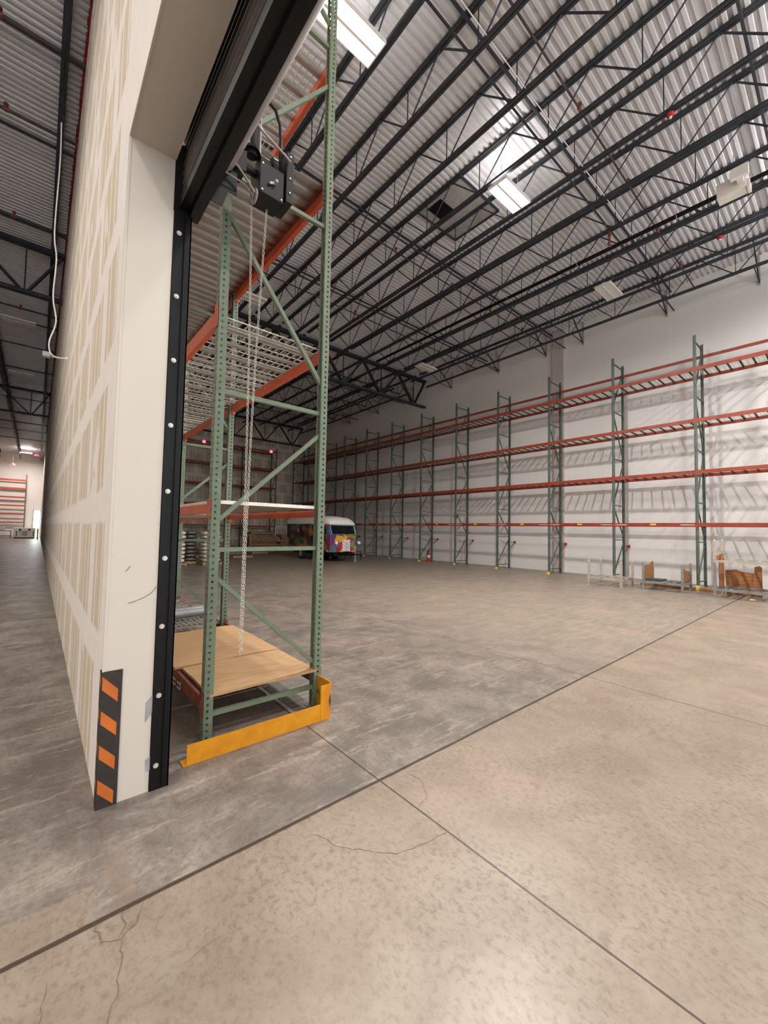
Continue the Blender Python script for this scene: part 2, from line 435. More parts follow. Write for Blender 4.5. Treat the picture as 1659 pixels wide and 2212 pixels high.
# partition wall with the door opening; header above the opening
HZ = 4.17
b = MB()
b.cur = 0; b.add([(WX0,WY,0),(WX0,FY,0),(WX0,FY,11.1),(WX0,WY,11.1)], [(0,3,2,1)])                 # left face, taped
b.add([(WX0,-6,HZ),(WX0,WY,HZ),(WX0,WY,11.1),(WX0,-6,11.1)], [(0,3,2,1)])
b.cur = 1; b.add([(WX0,WY,0),(WX1,WY,0),(WX1,WY,HZ),(WX0,WY,HZ)], [(0,1,2,3)])                      # jamb
b.add([(WX0,-6,HZ),(WX1,-6,HZ),(WX1,WY,HZ),(WX0,WY,HZ)], [(0,3,2,1)])                               # soffit
b.cur = 0; b.add([(WX1,-6,HZ),(WX1,WY,HZ),(WX1,WY,11.1),(WX1,-6,11.1)], [(0,1,2,3)])
b.add([(WX1,WY,0),(WX1,FY,0),(WX1,FY,11.1),(WX1,WY,11.1)], [(0,1,2,3)])
wl = struct(b.build('wall_left', [M['drywall'], M['jamb']]))
# raised corner bead of the jamb, torn near the floor
b = MB(); b.box((WX0-.004, WY-.004, .8), (WX0+.010, WY+.012, HZ)); b.box((WX0-.003, -6, HZ-.004), (WX0+.008, WY, HZ+.01))
b.build('corner_bead', M['jamb'], wl)
b = MB(); b.add([(.575,WY-.003,.56),(.612,WY-.003,.60),(.612,WY-.003,.49),(.575,WY-.003,.44)], [(0,3,2,1)])
b.add([(.585,WY-.003,.20),(.613,WY-.003,.22),(.613,WY-.003,.13),(.590,WY-.003,.13)], [(0,3,2,1)])
b.build('paint_chip', paint('grey_gypsum_core', (150,146,148), .9), wl)
b = MB(); b.tube([(.452,WY-.002,1.20),(.48,WY-.003,1.205),(.53,WY-.003,1.225),(.575,WY-.003,1.25),(.605,WY-.002,1.29)], .0016, 5)
b.tube([(.43,WY-.002,1.395),(.455,WY-.002,1.43)], .0015, 5)
b.build('hairline_crack', M['crack'], wl)
# red fire sealant filling the flutes along the wall head
b = MB(); y = 3.0
b.box((WX0-.03, -9, 10.86), (WX0+.001, 40, 10.3)) if False else None
y = -1.0
while y < 50:
    z = zd(y); h = random.uniform(.02, .05)
    b.box((WX0-.035-random.uniform(0,.02), y+.03, z-.075-h), (WX0+.002, y+.11, z+.036)); y += per
y = -1.0
while y < 50:
    b.box((WX0-.03, y, zd(y)-.09), (WX0+.002, y+3, zd(y)-.02)); y += 3
b.build('fire_sealant', M['firecaulk'], wl)

b = MB(); b.box((RX,-6,0),(RX+.25,BY+.2,11.4)); struct(b.build('wall_right', M['rwall']))
b = MB(); b.box((WX1,BY,0),(RX,BY+.2,11.1)); struct(b.build('wall_back', M['drywall_back']))
b = MB(); b.box((-13,FY,0),(WX0,FY+.2,10.6)); struct(b.build('wall_far', m_wallpaint('white_block_wall', (232,224,220))))
b = MB(); b.box((-13.2,-6,0),(-13,FY,11.4)); struct(b.build('wall_west', m_wallpaint('white_side_wall', (226,220,214))))
# pilaster on the white wall
b = MB(); b.box((RX-.10,8.45,0),(RX,8.95,10.98)); b.box((RX-.115,8.93,.2),(RX-.02,8.965,10.2))
struct(b.build('trim_1', M['pil']))
# far daylit door in the other bay
b = MB(); b.box((-.42,FY-.06,.0),(-.34,FY,3.45)); b.box((.22,FY-.06,0),(.30,FY,3.45)); b.box((-.42,FY-.06,3.37),(.30,FY,3.45)); b.box((-.34,FY-.05,2.1),(.22,FY,2.16)); b.box((-.34,FY-.05,.9),(.22,FY,1.0))
dr = struct(b.build('door_1', M['galv']))
b = MB(); b.box((-.34,FY-.03,1.0),(.22,FY-.01,2.1)); b.box((-.34,FY-.03,2.16),(.22,FY-.01,3.37)); b.box((-.34,FY-.03,.05),(.22,FY-.01,.9))
b.build('door_glass', M['daylight'], dr)

# ------------------------------------------------------------------ roof steel
def joist_meshes(L, y0, depth=.92, first=0.0, pan=1.785, slope=-.013):
    """returns top, bottom, web builders; local origin at deck level, y from 0..L; bottom nodes at first+k*pan"""
    s = slope
    def T(y, dz): return y*s + dz
    top = MB(); bot = MB(); web = MB()
    for dx in (-.032, .032):
        top.bar((dx*1.1,0,T(0,-.03)), (dx*1.1,L,T(L,-.03)), .054, .06)
        y0b, y1b = .55, L-.55
        bot.bar((dx*1.05,y0b,T(y0b,-depth)), (dx*1.05,y1b,T(y1b,-depth)), .050, .058)
    k = first
    while k - pan > 0: k -= pan
    nodes = []
    while k < L: nodes.append(k); k += pan
    for n in nodes:
        if n < .6 or n > L-.6: continue
        web.bar((0,n,T(n,-depth)), (0,n,T(n,-.05)), .018, .018, (0,1,0))
        for q in (-1, 1):
            e = min(max(n+q*pan/2, .05), L-.05)
            web.bar((0,n+q*.04,T(n,-depth)), (0,e,T(e,-.05)), .03 if q > 0 else .022, .024, (1,0,0))
    return top, bot, web
def joist(x, y0, y1, label, src=None, group=None, pan=1.785, depth=.92):
    t = thing('roof_joist', label, 'joist', (x, y0, zd(y0)), 0, group)
    if src:
        for c in src.children: dup(c, t)
        return t
    tp, bt, wb = joist_meshes(y1-y0, y0, depth, (2.33 - y0) % pan, pan)
    tp.build('top_chord', M['joist'], t); bt.build('bottom_chord', M['joist'], t); wb.build('web', M['joist'], t)
    return t
JX = [16.65 - 1.24*i for i in range(13)]
PLACE = ['nearest the white wall'] + [f'{ORD[i]} out from the white wall' for i in range(1, 13)]
spans = [(-5.9, 16.45, 'before the first girder'), (16.75, 31.0, 'between the two girders')]
GIR = 'dark steel roof joists'
for (a, e, w) in spans:
    src = None
    for i, x in enumerate(JX):
        t = joist(x, a, e, f'dark roof joist {PLACE[i]}, {w}', src, GIR)
        src = src or t
src = None
LB = [(.01, 'beside the drywall partition'), (-1.85, 'second from the partition'), (-3.65, 'third from the partition')]
for (a, e, w) in [(-5.9, 16.9, 'before the cross truss'), (17.2, 34.7, 'between the two cross trusses'), (35.1, 65.8, 'toward the far wall')]:
    src = None
    for (x, lb) in LB:
        t = joist(x, a, e, f'left-bay roof joist {lb}, {w}', src, GIR, 2.4, .75); src = src or t

def girder(x0, x1, y, label, ztop_off=-.22, depth=1.6, pan=2.48, phase=0):
    z = zd(y)+ztop_off; t = thing('roof_girder', label, 'girder', (x0, y, z)); L = x1-x0
    g = MB()
    for dy in (-.07, .07): g.bar((0,dy,-.06),(L,dy,-.06), .1, .13)
    g.build('top_chord', M['joist'], t)
    g = MB()
    for dy in (-.06, .06): g.bar((0 if phase else .1,dy,-depth),(L,dy,-depth), .09, .11)
    g.build('bottom_chord', M['joist'], t)
    g = MB(); x = L-.75-pan/2*0; first = True; nodes = []
    xb = L - .95
    while xb > -.5:
        for q in (-1, 1):
            xt = xb + q*pan/2
            xt = min(max(xt, .03), L-.05)
            if xb > .1:
                g.bar((xb+q*.08,-.06,-depth+.04),(xt,-.06,-.1), .05, .07, (0,1,0)); g.bar((xb+q*.08,.06,-depth+.04),(xt,.06,-.1), .05, .07, (0,1,0))
        xm = xb - pan/4
        xb -= pan/2*2
    # verticals between
    xv = L-.95
    while xv > .1:
        g.bar((xv,0,-depth+.04),(xv,0,-.1), .04, .04, (0,1,0)); xv -= pan
    g.build('web', M['joist'], t)
    return t
girder(WX1+.02, 17.25, 16.6, 'deep dark steel roof girder spanning across the hall in mid-distance')
girder(WX1+.02, 17.25, 31.3, 'deep dark steel roof girder just before the rear drywall wall')
girder(-12.9, WX0-.03, 17.05, 'dark steel cross truss nearest the viewer in the left bay', pan=3.0)
girder(-12.9, WX0-.03, 34.9, 'dark steel cross truss farther along the left bay', pan=3.0)

# bridging and pipes that cross under the deck
def cross(name, label, cat, x0, x1, y, z, r, mat, heads=None, square=False, group=None):
    t = thing(name, label, cat, (x0, y, z), 0, group)
    m = MB()
    if square: m.bar((0,0,0),(x1-x0,0,0), r*2, r*2)
    else: m.cyl((0,0,0),(x1-x0,0,0), r, 8)
    m.build('rod' if square else 'pipe', mat, t)
    if heads:
        proto = None
        for hx in heads:
            if proto: dup(proto, t, (hx-x0, 0, 0))
            else:
                m = MB(); m.cyl((0,0,-.0),(0,0,.10), .028, 8); m.cyl((-.05,0,0),(.05,0,0), r+.016, 8); m.cyl((0,0,.10),(0,0,.13), .045, 8); m.cyl((0,0,-.06),(0,0,0), .02, 6)
                proto = m.build('sprinkler_head', M['rustbrown'], t); proto.location = (hx-x0, 0, 0)
    return t
XR0, XR1 = WX1+.02, RX-.02
BR = [(1.13,.10,'just inside the opening'), (4.36,.10,'beside the nearest lit fixture'), (8.98,.12,'crossing past the roof curb'), (12.60,.12,'short of the first girder'), (19.4,.12,'just past the first girder'), (23.0,.12,'midway between the girders'), (27.2,.12,'short of the rear girder')]
for y, dz, w in BR:
    cross('roof_bridging', f'dark bridging angle under the deck, {w}', 'bridging', XR0, XR1, y, zd(y)-dz-.02, .024, M['joist'], square=True, group='upper bridging angles')
BR2 = [(4.27,'beside the nearest lit fixture'), (8.40,'crossing past the roof curb'), (11.8,'short of the first girder'), (19.0,'just past the first girder'), (24.0,'midway between the girders')]
for y, w in BR2:
    cross('roof_bridging', f'dark bridging angle along the joist bottoms, {w}', 'bridging', XR0, XR1, y, zd(y)-.885, .017, M['joist'], square=True, group='lower bridging angles')
    # cross braces to the wall bay
for y, w in ((3.64,'nearest, over the front rack'), (9.47,'crossing past the roof curb'), (13.3,'short of the first girder'), (20.6,'beyond the first girder'), (28.0,'near the rear girder')):
    cross('sprinkler_pipe', f'thin dark sprinkler pipe with rusty heads, {w}', 'pipe', XR0, XR1, y, zd(y)-.30, .024, M['sprink'], heads=[2.2, 5.1, 8.4, 11.2, 13.6, 16.0] if y < 12 else [5.0, 9.6, 13.8], group='sprinkler branch lines')
cross('conduit', 'slim pale conduit crossing below the joists beyond the nearest fixture', 'conduit', XR0, 12.6, 3.9, 10.13, .010, M['white'])
for y, w in ((9.5,'nearest in the left bay'), (11.6,'second along in the left bay'), (15.5,'just before the near truss'), (21.9,'just past the near truss'), (30.2,'before the far truss'), (45.7,'past the far truss'), (54.0,'toward the far wall')):
    cross('sprinkler_pipe', f'dark sprinkler pipe crossing the ceiling, {w}', 'pipe', -12.8, WX0-.02, y, 10.6-.008*y, .035, M['sprink'], heads=[-.9, -4.0] if y < 25 else None, group='left bay sprinkler pipes')
for y, w in ((9.9,'nearest in the left bay'), (12.45,'second along in the left bay'), (16.15,'just before the near truss'), (23.9,'past the near truss'), (27.0,'midway to the far truss'), (38.0,'past the far truss'), (50.0,'toward the far wall')):
    cross('roof_bridging', f'thin dark bridging angle under the ceiling, {w}', 'bridging', -12.8, WX0-.02, y, zd(y)-.12, .022, M['joist'], square=True, group='left bay bridging')

# bracing struts tying the last joist to the wall
src = None
for i, y in enumerate((1.9, 4.5, 7.6, 9.3, 11.9, 15.0, 18.2, 21.6, 25.0, 28.4)):
    z = zd(y)
    t = thing('wall_strut', f'pale angle strut from wall to last joist, {ORD[i]} from the near side', 'strut', (RX, y, z), 0, 'struts at the wall head')
    if src:
        for c in src.children: dup(c, t)
    else:
        m = MB(); m.bar((-.03,0,-1.02),(-.03,0,0), .05, .05, (0,1,0)); m.build('upright', M['galv'], t)
        m = MB(); m.bar((-.04,0,-.95),(-1.18,0,-.06), .035, .035, (0,1,0)); m.bar((-.04,0,-.93),(-1.18,0,-.90), .025, .025, (0,1,0)); m.build('diagonal', M['joist'], t)
        src = t

# roof curb opening
t = thing('roof_hatch', 'square flat-panelled roof hatch with dark opening between joists', 'hatch', (8.15, 7.15, zd(7.15)-.02))
m = MB(); m.box((-.2,-.65,-.012),(1.55,.95,.012)); m.build('panel', M['galv'], t)
m = MB(); m.bar((-.2,-.65,-.03),(-.2,.95,-.03),.04,.05); m.bar((1.55,-.65,-.03),(1.55,.95,-.03),.04,.05); m.bar((-.2,.95,-.03),(1.55,.95,-.03),.04,.05); m.bar((-.2,-.65,-.03),(1.55,-.65,-.03),.04,.05); m.build('frame', M['joist'], t)
m = MB(); m.box((.0,.2,-.02),(.6,.7,-.013)); m.build('vent_opening', M['black'], t)

# ------------------------------------------------------------------ lights
def highbay(x, y, z, label, lit=True, lens=None, group='high bay light fixtures', power=450, col=(1,.86,.70), rz=0, up=None):
    if up is None: up = power*.22
    t = thing('high_bay_light', label, 'light fixture', (x, y, z), rz, group)
    m = MB()
    m.box((-.52,-.24,.015),(.52,.24,.05)); m.box((-.46,-.05,.05),(.46,.05,.12)); m.box((-.54,-.25,-.02),(-.52,.25,.05)); m.box((.52,-.25,-.02),(.54,.25,.05))
    m.box((-.52,-.25,-.02),(.52,-.235,.05)); m.box((-.52,.235,-.02),(.52,.25,.05)); m.box((-.52,-.022,-.03),(.52,.022,.03))
    m.build('housing', M['white'], t)
    for s in (-1, 1):
        m = MB(); m.box((-.50, .03 if s > 0 else -.23, -.012),(.50, .23 if s > 0 else -.03, .014)); m.build('lens', lens or (M['lens'] if lit else M['lens_off']), t)
    for s in (-.35, .35):
        m = MB(); m.cyl((s,0,.1),(s,0,zd(y)-z-.03), .004, 5); m.build('hanger', M['galv'], t)
    if lit:
        l = bpy.data.lights.new('high_bay_lamp', 'AREA'); l.shape = 'RECTANGLE'; l.size = .6; l.size_y = .28; l.energy = power; l.color = col
        l.spread = math.radians(170)
        o = bpy.data.objects.new('high_bay_lamp', l); COL.objects.link(o); o.parent = t; o.location = (0,0,-.03)
        if up:      # open-top fixture: part of the light leaves upward
            l = bpy.data.lights.new('uplight', 'AREA'); l.shape = 'RECTANGLE'; l.size = .95; l.size_y = .42; l.energy = up; l.color = col
            o = bpy.data.objects.new('uplight', l); COL.objects.link(o); o.parent = t; o.location = (0,0,.125); o.rotation_euler = (PI,0,0)
    return t
W = (1,.955,.91)
highbay(3.57, 5.22, 9.9, 'lit high bay fixture glaring beside the top of the front rack post', up=11, power=330, col=W)
highbay(8.40, 5.32, 9.9, 'lit high bay fixture glowing over the middle of the hall', up=20, power=800, col=W)
highbay(8.40, -2.2, 9.9, 'lit high bay fixture over the hall, just above the top of the view', power=160, up=330, col=W)
highbay(13.6, -1.6, 9.9, 'lit high bay fixture over the right side of the hall, out of view', power=450, up=620, col=(1,.97,.94))
highbay(3.57, -2.2, 9.9, 'lit high bay fixture inside the hall near the doorway, out of view', power=150, up=80, col=W)
highbay(14.32, 5.26, 9.9, 'unlit pale high bay fixture close to the right wall', False)
highbay(14.5, 13.9, 9.9, 'unlit pale high bay fixture near the right end of the girder', False)
highbay(5.4, 13.9, 9.9, 'unlit pale high bay fixture partly behind the front rack', False)
highbay(-3.4, -1.5, 9.9, 'lit high bay fixture over the left bay behind the viewer', power=190, up=340, col=(1,.94,.88))
highbay(-6.5, 7.5, 9.9, 'lit high bay fixture over the left bay, left of the view', power=520, up=480, col=(1,.95,.90))
highbay(-.94, 22.0, 9.9, 'unlit high bay fixture nearest in the left bay', False)
highbay(-1.02, 29.7, 9.9, 'unlit high bay fixture in the middle of the left bay', False)
highbay(-1.15, 41.4, 9.9, 'small distant unlit fixture in the left bay', False)
highbay(-1.3, 61.2, 9.75, 'bright lit fixture close to the far wall of the left bay', True, M['lens_far'], up=25, power=500, col=(1,.93,.88))

# radiant tube heater
t = thing('tube_heater', 'black radiant tube heater with white burner box under the joists', 'heater', (12.05, 1.7, 9.85))
m = MB(); m.cyl((0,-5,0),(0,-.25,0), .05, 12); m.cyl((0,.3,0),(0,13.1,-.05), .055, 12); m.build('tube', M['black'], t, True)
m = MB(); m.box((-.16,-.25,-.17),(.16,.28,.17)); m.build('burner_box', M['white'], t, bevel=.015)
m = MB(); m.box((-.52,-.34,-.12),(-.42,-.02,.12)); m.box((-.42,-.22,-.06),(-.16,-.10,.06)); m.box((-.14,-.31,-.2),(.14,-.25,.0)); m.build('air_intake', M['white'], t, bevel=.01)
for yy in (1.1, 3.6, 6.0, 8.5, 11.0):
    m = MB(); m.cyl((0,yy,.03),(.0,yy,1.1), .006, 5); m.torus((0,yy,0), .07, .008, (0,1,0), (0,0,1), 10, 5); m.build('hanger', M['galv'], t)
m = MB(); m.cyl((0,0,.17),(-.1,-.05,1.1), .008, 5); m.build('hanger', M['galv'], t)
t = thing('sprinkler_drop', 'rusty sprinkler drop fitting beside the black heater tube', 'sprinkler', (11.7, 4.27, 10.0))
m = MB(); m.cyl((0,0,-.3),(0,0,.15), .03, 8); m.cyl((-.08,0,-.28),(.08,0,-.28), .035, 8); m.cyl((0,0,-.02),(0,0,.04), .05, 8); m.build('fitting', M['rustbrown'], t)
for (x, y, z, w) in ((9.21,2.22,10.07,'under a joist right of the middle light'), (14.17,2.3,10.07,'under a joist near the right wall')):
    t = thing('red_beacon', f'small round red beacon with clear tip {w}', 'beacon', (x,y,z))
    m = MB(); m.ball((0,0,0), .075, 12, 8, .7); m.build('dome', M['red'], t, True); m = MB(); m.ball((0,0,-.06), .03, 8, 6); m.build('tip', M['white'], t, True)

# ------------------------------------------------------------------ racking
PW, PD = .078, .072      # post face (y) and depth (x)
def strip(m, o, u, v, w, cols, hs, n, per=.0508):
    """punched steel strip: origin o, width dir u, height dir v, hole columns cols, hole size hs"""
    o = Vector(o); u = Vector(u); v = Vector(v); Ht = n*per
    def q(u0, u1, v0, v1): m.add([o+u*u0+v*v0, o+u*u1+v*v0, o+u*u1+v*v1, o+u*u0+v*v1], [(0,1,2,3)])
    e = [0]
    for c in cols: e += [c-hs/2, c+hs/2]
    e.append(w)
    for i in range(len(e)-1):
        if i % 2 == 0: q(e[i], e[i+1], 0, Ht)
        else:
            prev = 0
            for k in range(n):
                a = k*per+per/2-hs*.55; q(e[i], e[i+1], prev, a); prev = a+hs*1.1
            q(e[i], e[i+1], prev, Ht)
def post_mesh(n):
    m = MB()
    strip(m, (0,-PW/2,0), (0,1,0), (0,0,1), PW, [.020,.058], .013, n)
    strip(m, (0,-PW/2,0), (1,0,0), (0,0,1), PD, [.030], .016, n)
    strip(m, (0,PW/2,0), (1,0,0), (0,0,1), PD, [.030], .016, n)
    Ht = n*.0508
    # returned lips and stiffening rib behind the face
    m.box((PD-.002,-PW/2,0),(PD,-PW/2+.016,Ht)); m.box((PD-.002,PW/2-.016,0),(PD,PW/2,Ht))
    return m
def make_frame(n, D, hz, diags, mat, src=None, parent=None, loc=(0,0,0), prot=None):
    """upright frame: mesh of bracing + base plates; posts (and foot blocks) are its children"""
    m = MB()
    for z in hz: m.bar((PD-.01,0,z),(D-PD+.01,0,z), .036, .036)
    for za, zb in diags: m.bar((PD-.012,0,za),(D-PD+.012,0,zb), .034, .036, (0,1,0))
    m.box((-.02,-.07,0),(.10,.07,.008)); m.box((D-.10,-.07,0),(D+.02,.07,.008))
    fr = m.build('upright_frame', mat, parent, loc=loc)
    p = post_mesh(n).build('post', mat, fr); p.location = (0,0,0)
    p2 = p.copy(); COL.objects.link(p2); p2.parent = fr; p2.location = (D,0,0); p2.rotation_euler = (0,0,PI)
    if prot:
        m = MB(); m.box((-.075,-.055,0),(-.003,.055,.10)); m.build('foot_block', prot, fr, bevel=.006)
    return fr
def beam_mesh(L, h=.12, side=1):
    """beam along y between post centres; side +1: step faces +x"""
    m = MB(); t = .045; a = PW/2+.002
    pr = [(0,0),(t,0),(t,h-.025),(t*.6,h-.022),(t*.6,h),(0,h)]
    pr = [(x*side, z-h) for x, z in pr]
    if side < 0: pr = pr[::-1]
    m.prism([(x,z) for x, z in pr], a, L-a)
    return m, a
def conn_mesh(L, h, side, end):
    m = MB(); a = PW/2+.002
    for y0, y1 in (((-a+.012, a+.004), (L-a-.004, L+a-.012))[end],):
        x0, x1 = (-.010, -.003) if side > 0 else (.003, .010)
        m.box((x0,y0,-h-.035),(x1,y1,.04))
        yy = a if y0 < 1 else L-a-.004
        m.box((min(x0, .044*side),yy,-h-.035),(max(x1,.044*side),yy+.004,.04))
        for zz in (-.015, -.07, -.125): m.cyl(((x0+x1)/2-.006*side, (y0+y1)/2-.02, zz),((x0+x1)/2, (y0+y1)/2-.02, zz), .007, 6)
    return m
def wiredeck_mesh(D, W_, gx=.0635, gy=.115, r=.0045, nch=4):
    m = MB(); c = MB()
    nx = int(D/gx)
    for i in range(nx+1):
        x = D*i/nx; m.box((x-r/1.2,0,0),(x+r/1.2,W_,r*2))
    ny = int(W_/gy)
    for i in range(ny+1):
        y = W_*i/ny; m.box((0,y-r/1.2,-r*2),(D,y+r/1.2,0))
    for i in range(nch):
        y = W_*(i+.5)/nch; c.box((.01,y-.024,-.036),(D-.01,y+.024,-.010))
    return m, c

# --- front rack beside the opening
P_ = 2.515
rk = thing('pallet_rack', 'tall green and orange pallet rack standing just inside the opening, its end facing the viewer', 'pallet rack', (1.055, 3.40, 0))
D1 = 1.062
dg = [(1.28,.42),(1.735,2.60),(4.336,3.105),(5.0,6.187),(7.6,6.85)]
f0 = make_frame(148, D1, [.19,1.50,2.81,4.70,6.6], dg, M['green'], parent=rk)
for k in (1, 2): dup(f0, rk, (0, k*P_, 0))
def add_beam(rack, side, x, y, z, L, h, mat, src={}):
    key = (side, L, h, mat.name)
    if key in src:
        o = dup(src[key], rack, (x, y, z)); return o
    m, a = beam_mesh(L, h, side); o = m.build('beam', mat, rack, loc=(x, y, z))
    conn_mesh(L, h, side, 0).build('connector', mat, o); conn_mesh(L, h, side, 1).build('connector', mat, o); src[key] = o; return o
LV = [(.325,.11),(1.872,.075),(3.49,.12),(5.17,.12),(6.53,.12)]
for k in range(2):
    for z, h in LV:
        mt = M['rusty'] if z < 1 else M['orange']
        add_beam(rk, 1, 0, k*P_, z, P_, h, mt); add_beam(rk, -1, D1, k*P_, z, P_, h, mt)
m = MB()
for zz in (0, .045): m.box((-.004,.62,.225+zz-.03),(-.001,.74,.236+zz-.03))
m.box((-.004,.62,.195),(-.001,.632,.27)); m.box((-.004,.80,.19),(-.001,.92,.203)); m.box((-.004,.80,.235),(-.001,.92,.248))
m.build('stencil_mark', M['whiteb'], rk)
# wire decks (two per bay) at 3.49 and 6.53, and at the bottom of the second bay
wm, cm = wiredeck_mesh(D1-.06, P_/2-.07)
wd = wm.build('wire_deck', M['wire'], rk, loc=(.03, .06, 3.478)); cm.build('deck_channel', M['wire_ch'], wd)
for (y, z) in ((.06+P_/2-.02, 3.478), (P_+.06, 3.478), (P_+.04+P_/2, 3.478), (.06,6.518), (.04+P_/2,6.518), (P_+.06,6.518), (P_+.06,.32), (P_+.04+P_/2,.32), (P_+.06,1.87)):
    dup(wd, rk, (.03, y, z))
# corrugated steel shelf at 5.17
m = MB(); yy = .05; prof2 = [(0,0),(.05,0),(.07,.035),(.13,.035),(.15,0)]; pts = []
while yy < 2*P_-.1:
    for a_, b_ in prof2[:-1]: pts.append((yy+a_, b_))
    yy += .15
vs = []
for a_, b_ in pts: vs += [(.02,a_,b_),(D1-.015,a_,b_)]
m.add(vs, [(2*i,2*i+1,2*i+3,2*i+2) for i in range(len(pts)-1)])
o = m.build('corrugated_shelf', M['sheet'], rk, loc=(0,0,5.15)); sm = o.modifiers.new('s','SOLIDIFY'); sm.thickness = .002
# goods on it
def slab(name, label, cat, a, b_, mat, loc, group=None, bevel=.002):
    m = MB(); m.box(a, b_); o = m.build(name, mat, None, bevel=bevel); o.location = loc; return tag(o, label, cat, group)
# cardboard sheets: slightly warped boards
def sheet(label, x0, x1, y0, y1, z, th, seed, mat, name='cardboard_sheet', cat='cardboard', amp=.006, loc=None):
    random.seed(seed); m = MB(); nx, ny = 10, 12; vs = []
    for top in (1, 0):
        for j in range(ny+1):
            for i in range(nx+1):
                x = x0+(x1-x0)*i/nx; y = y0+(y1-y0)*j/ny
                w = amp*math.sin(i*.9+seed)*math.cos(j*.7+seed*2)
                if j == 0 or j == ny or i == 0 or i == nx: w += random.uniform(-.002,.002)
                vs.append((x-x0, y-y0, w+(th if top else 0)))
    N = (nx+1)*(ny+1); fs = []
    for j in range(ny):
        for i in range(nx):
            a = j*(nx+1)+i; fs.append((a,a+1,a+nx+2,a+nx+1)); fs.append((N+a,N+a+nx+1,N+a+nx+2,N+a+1))
    for i in range(nx): fs += [(i,N+i,N+i+1,i+1), (ny*(nx+1)+i+1, N+ny*(nx+1)+i+1, N+ny*(nx+1)+i, ny*(nx+1)+i)]
    for j in range(ny): a = j*(nx+1); c = a+nx; fs += [(a+nx+1,N+a+nx+1,N+a,a),(c,N+c,N+c+nx+1,c+nx+1)]
    m.add(vs, fs); o = m.build(name, mat, None, True); o.location = (x0,y0,z); return tag(o, label, cat)
sheet('brown cardboard sheet at the front edge of the bottom shelf', 1.10, 2.075, 3.36, 4.17, .334, .022, 1, M['card'])
sheet('larger brown cardboard sheet behind the front one on the bottom shelf', 1.04, 2.09, 4.185, 5.56, .336, .022, 4, M['card'])
b = MB(); b.box((0,0,0),(.925,2.36,.030)); b.mi[0] = 1; o = b.build('white_panel', [M['whiteb'], paint('shaded_board_underside', (132,128,116), .7)], None); o.location = (1.105,3.41,1.876)  # underside face gets a darker grey, its shade painted into the colour
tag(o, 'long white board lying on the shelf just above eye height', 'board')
# two grey rolls on the wire deck further back
for i, (x, lb) in enumerate(((1.38,'grey tube lying on the wire deck behind the cardboard, nearer one'), (1.50,'grey tube lying on the wire deck behind the cardboard, farther one'))):
    t = thing('grey_tube', lb, 'tube', (1.12, 6.35+.22*i, .405))
    m = MB(); m.cyl((0,0,0),(.9,.12,0), .055, 16); m.build('tube_wall', M['steelgrey'], t, True)
    m = MB(); m.cyl((-.004,0,0),(.02,.003,0), .04, 12); m.build('bore', M['black'], t)

# yellow end guard on the floor in front of the rack
t = thing('rack_end_guard', 'yellow steel guard rail on the floor across the rack end', 'guard', (.86, 3.10, 0))
m = MB(); m.box((.012,0,.008),(1.11,.010,.140)); m.box((-.012,0,0),(1.11,.085,.008)); m.build('rail', M['yellow'], t)
m = MB(); pr = [(1.105,-.004)]
for i in range(9):
    a = -PI/2 + PI/2*i/8; pr.append((1.175+.06*math.cos(a), .056+.06*math.sin(a)))
pr.append((1.235,.34))
inner = [(x-.010 if i > 4 else x-.004, y+.010 if i < 5 else y) for i, (x, y) in enumerate(pr)]
m.prism(pr + inner[::-1], 0, .30, axis='z'); m.build('end_return', M['yellow'], t)
m = MB(); 
for x in (.15,.55,.95): m.cyl((x,.05,.008),(x,.05,.03), .012, 6)
m.build('anchor_bolt', M['zinc'], t)

# --- long rack along the right wall
rr = thing('pallet_rack', 'long run of green uprights and red beams along the white right wall', 'pallet rack', (16.32, 3.37, 0))
D2 = 1.05
fz = [.20,1.5,2.8,4.55,6.35,8.2]; fd = [(.3,1.4),(2.7,1.6),(2.9,4.45),(6.25,4.65),(6.6,8.05)]
NB = 11
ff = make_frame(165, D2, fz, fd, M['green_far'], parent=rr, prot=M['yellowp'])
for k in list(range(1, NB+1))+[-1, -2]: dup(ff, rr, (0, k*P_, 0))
wm, cm = wiredeck_mesh(D2-.06, P_/2-.05, .0635, .115, .0035, 4)
wd2 = None
for k in range(-1, NB):
    for j, z in enumerate((2.13,3.86,5.57,7.30)):
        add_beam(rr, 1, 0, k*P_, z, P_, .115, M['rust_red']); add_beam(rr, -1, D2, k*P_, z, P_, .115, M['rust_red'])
        if j or k < 0:
            for q in (.05, P_/2+.01):
                if wd2: dup(wd2, rr, (.03, k*P_+q, z-.012))
                else:
                    wd2 = wm.build('wire_deck', M['wire'], rr, loc=(.03, k*P_+q, z-.012)); cm.build('deck_channel', M['joist'], wd2)
    add_beam(rr, -1, D2, k*P_, 8.0, P_, .10, M['rust_red'])
# labels on the front beam: cream stickers and yellow rating plates
m = MB()
for k in range(0, NB):
    m.box((-.0035,k*P_+.06,2.055),(-.0005,k*P_+.45,2.075)); m.box((-.0035,(k+1)*P_-.45,2.055),(-.0005,(k+1)*P_-.06,2.075))
m.build('location_label', M['whiteb'], rr)
m = MB()
for k in range(0, NB): m.box((-.0035,k*P_+1.15,2.055),(-.0005,k*P_+1.33,2.105))
m.build('rating_plate', M['yellowp'], rr)
src = None
for k in range(1, NB):
    for z in (4.0, 1.25):
        if src: dup(src, rr, (D2, k*P_, z))
        else:
            m = MB(); m.bar((0,0,0),(.43,-.02,0), .03, .03); m.bar((.02,0,-.28),(.42,-.02,-.02), .02, .02); m.box((.40,-.06,-.05),(.47,.02,.05))
            src = m.build('wall_tie', M['rust_red'], rr, loc=(D2, k*P_, z))

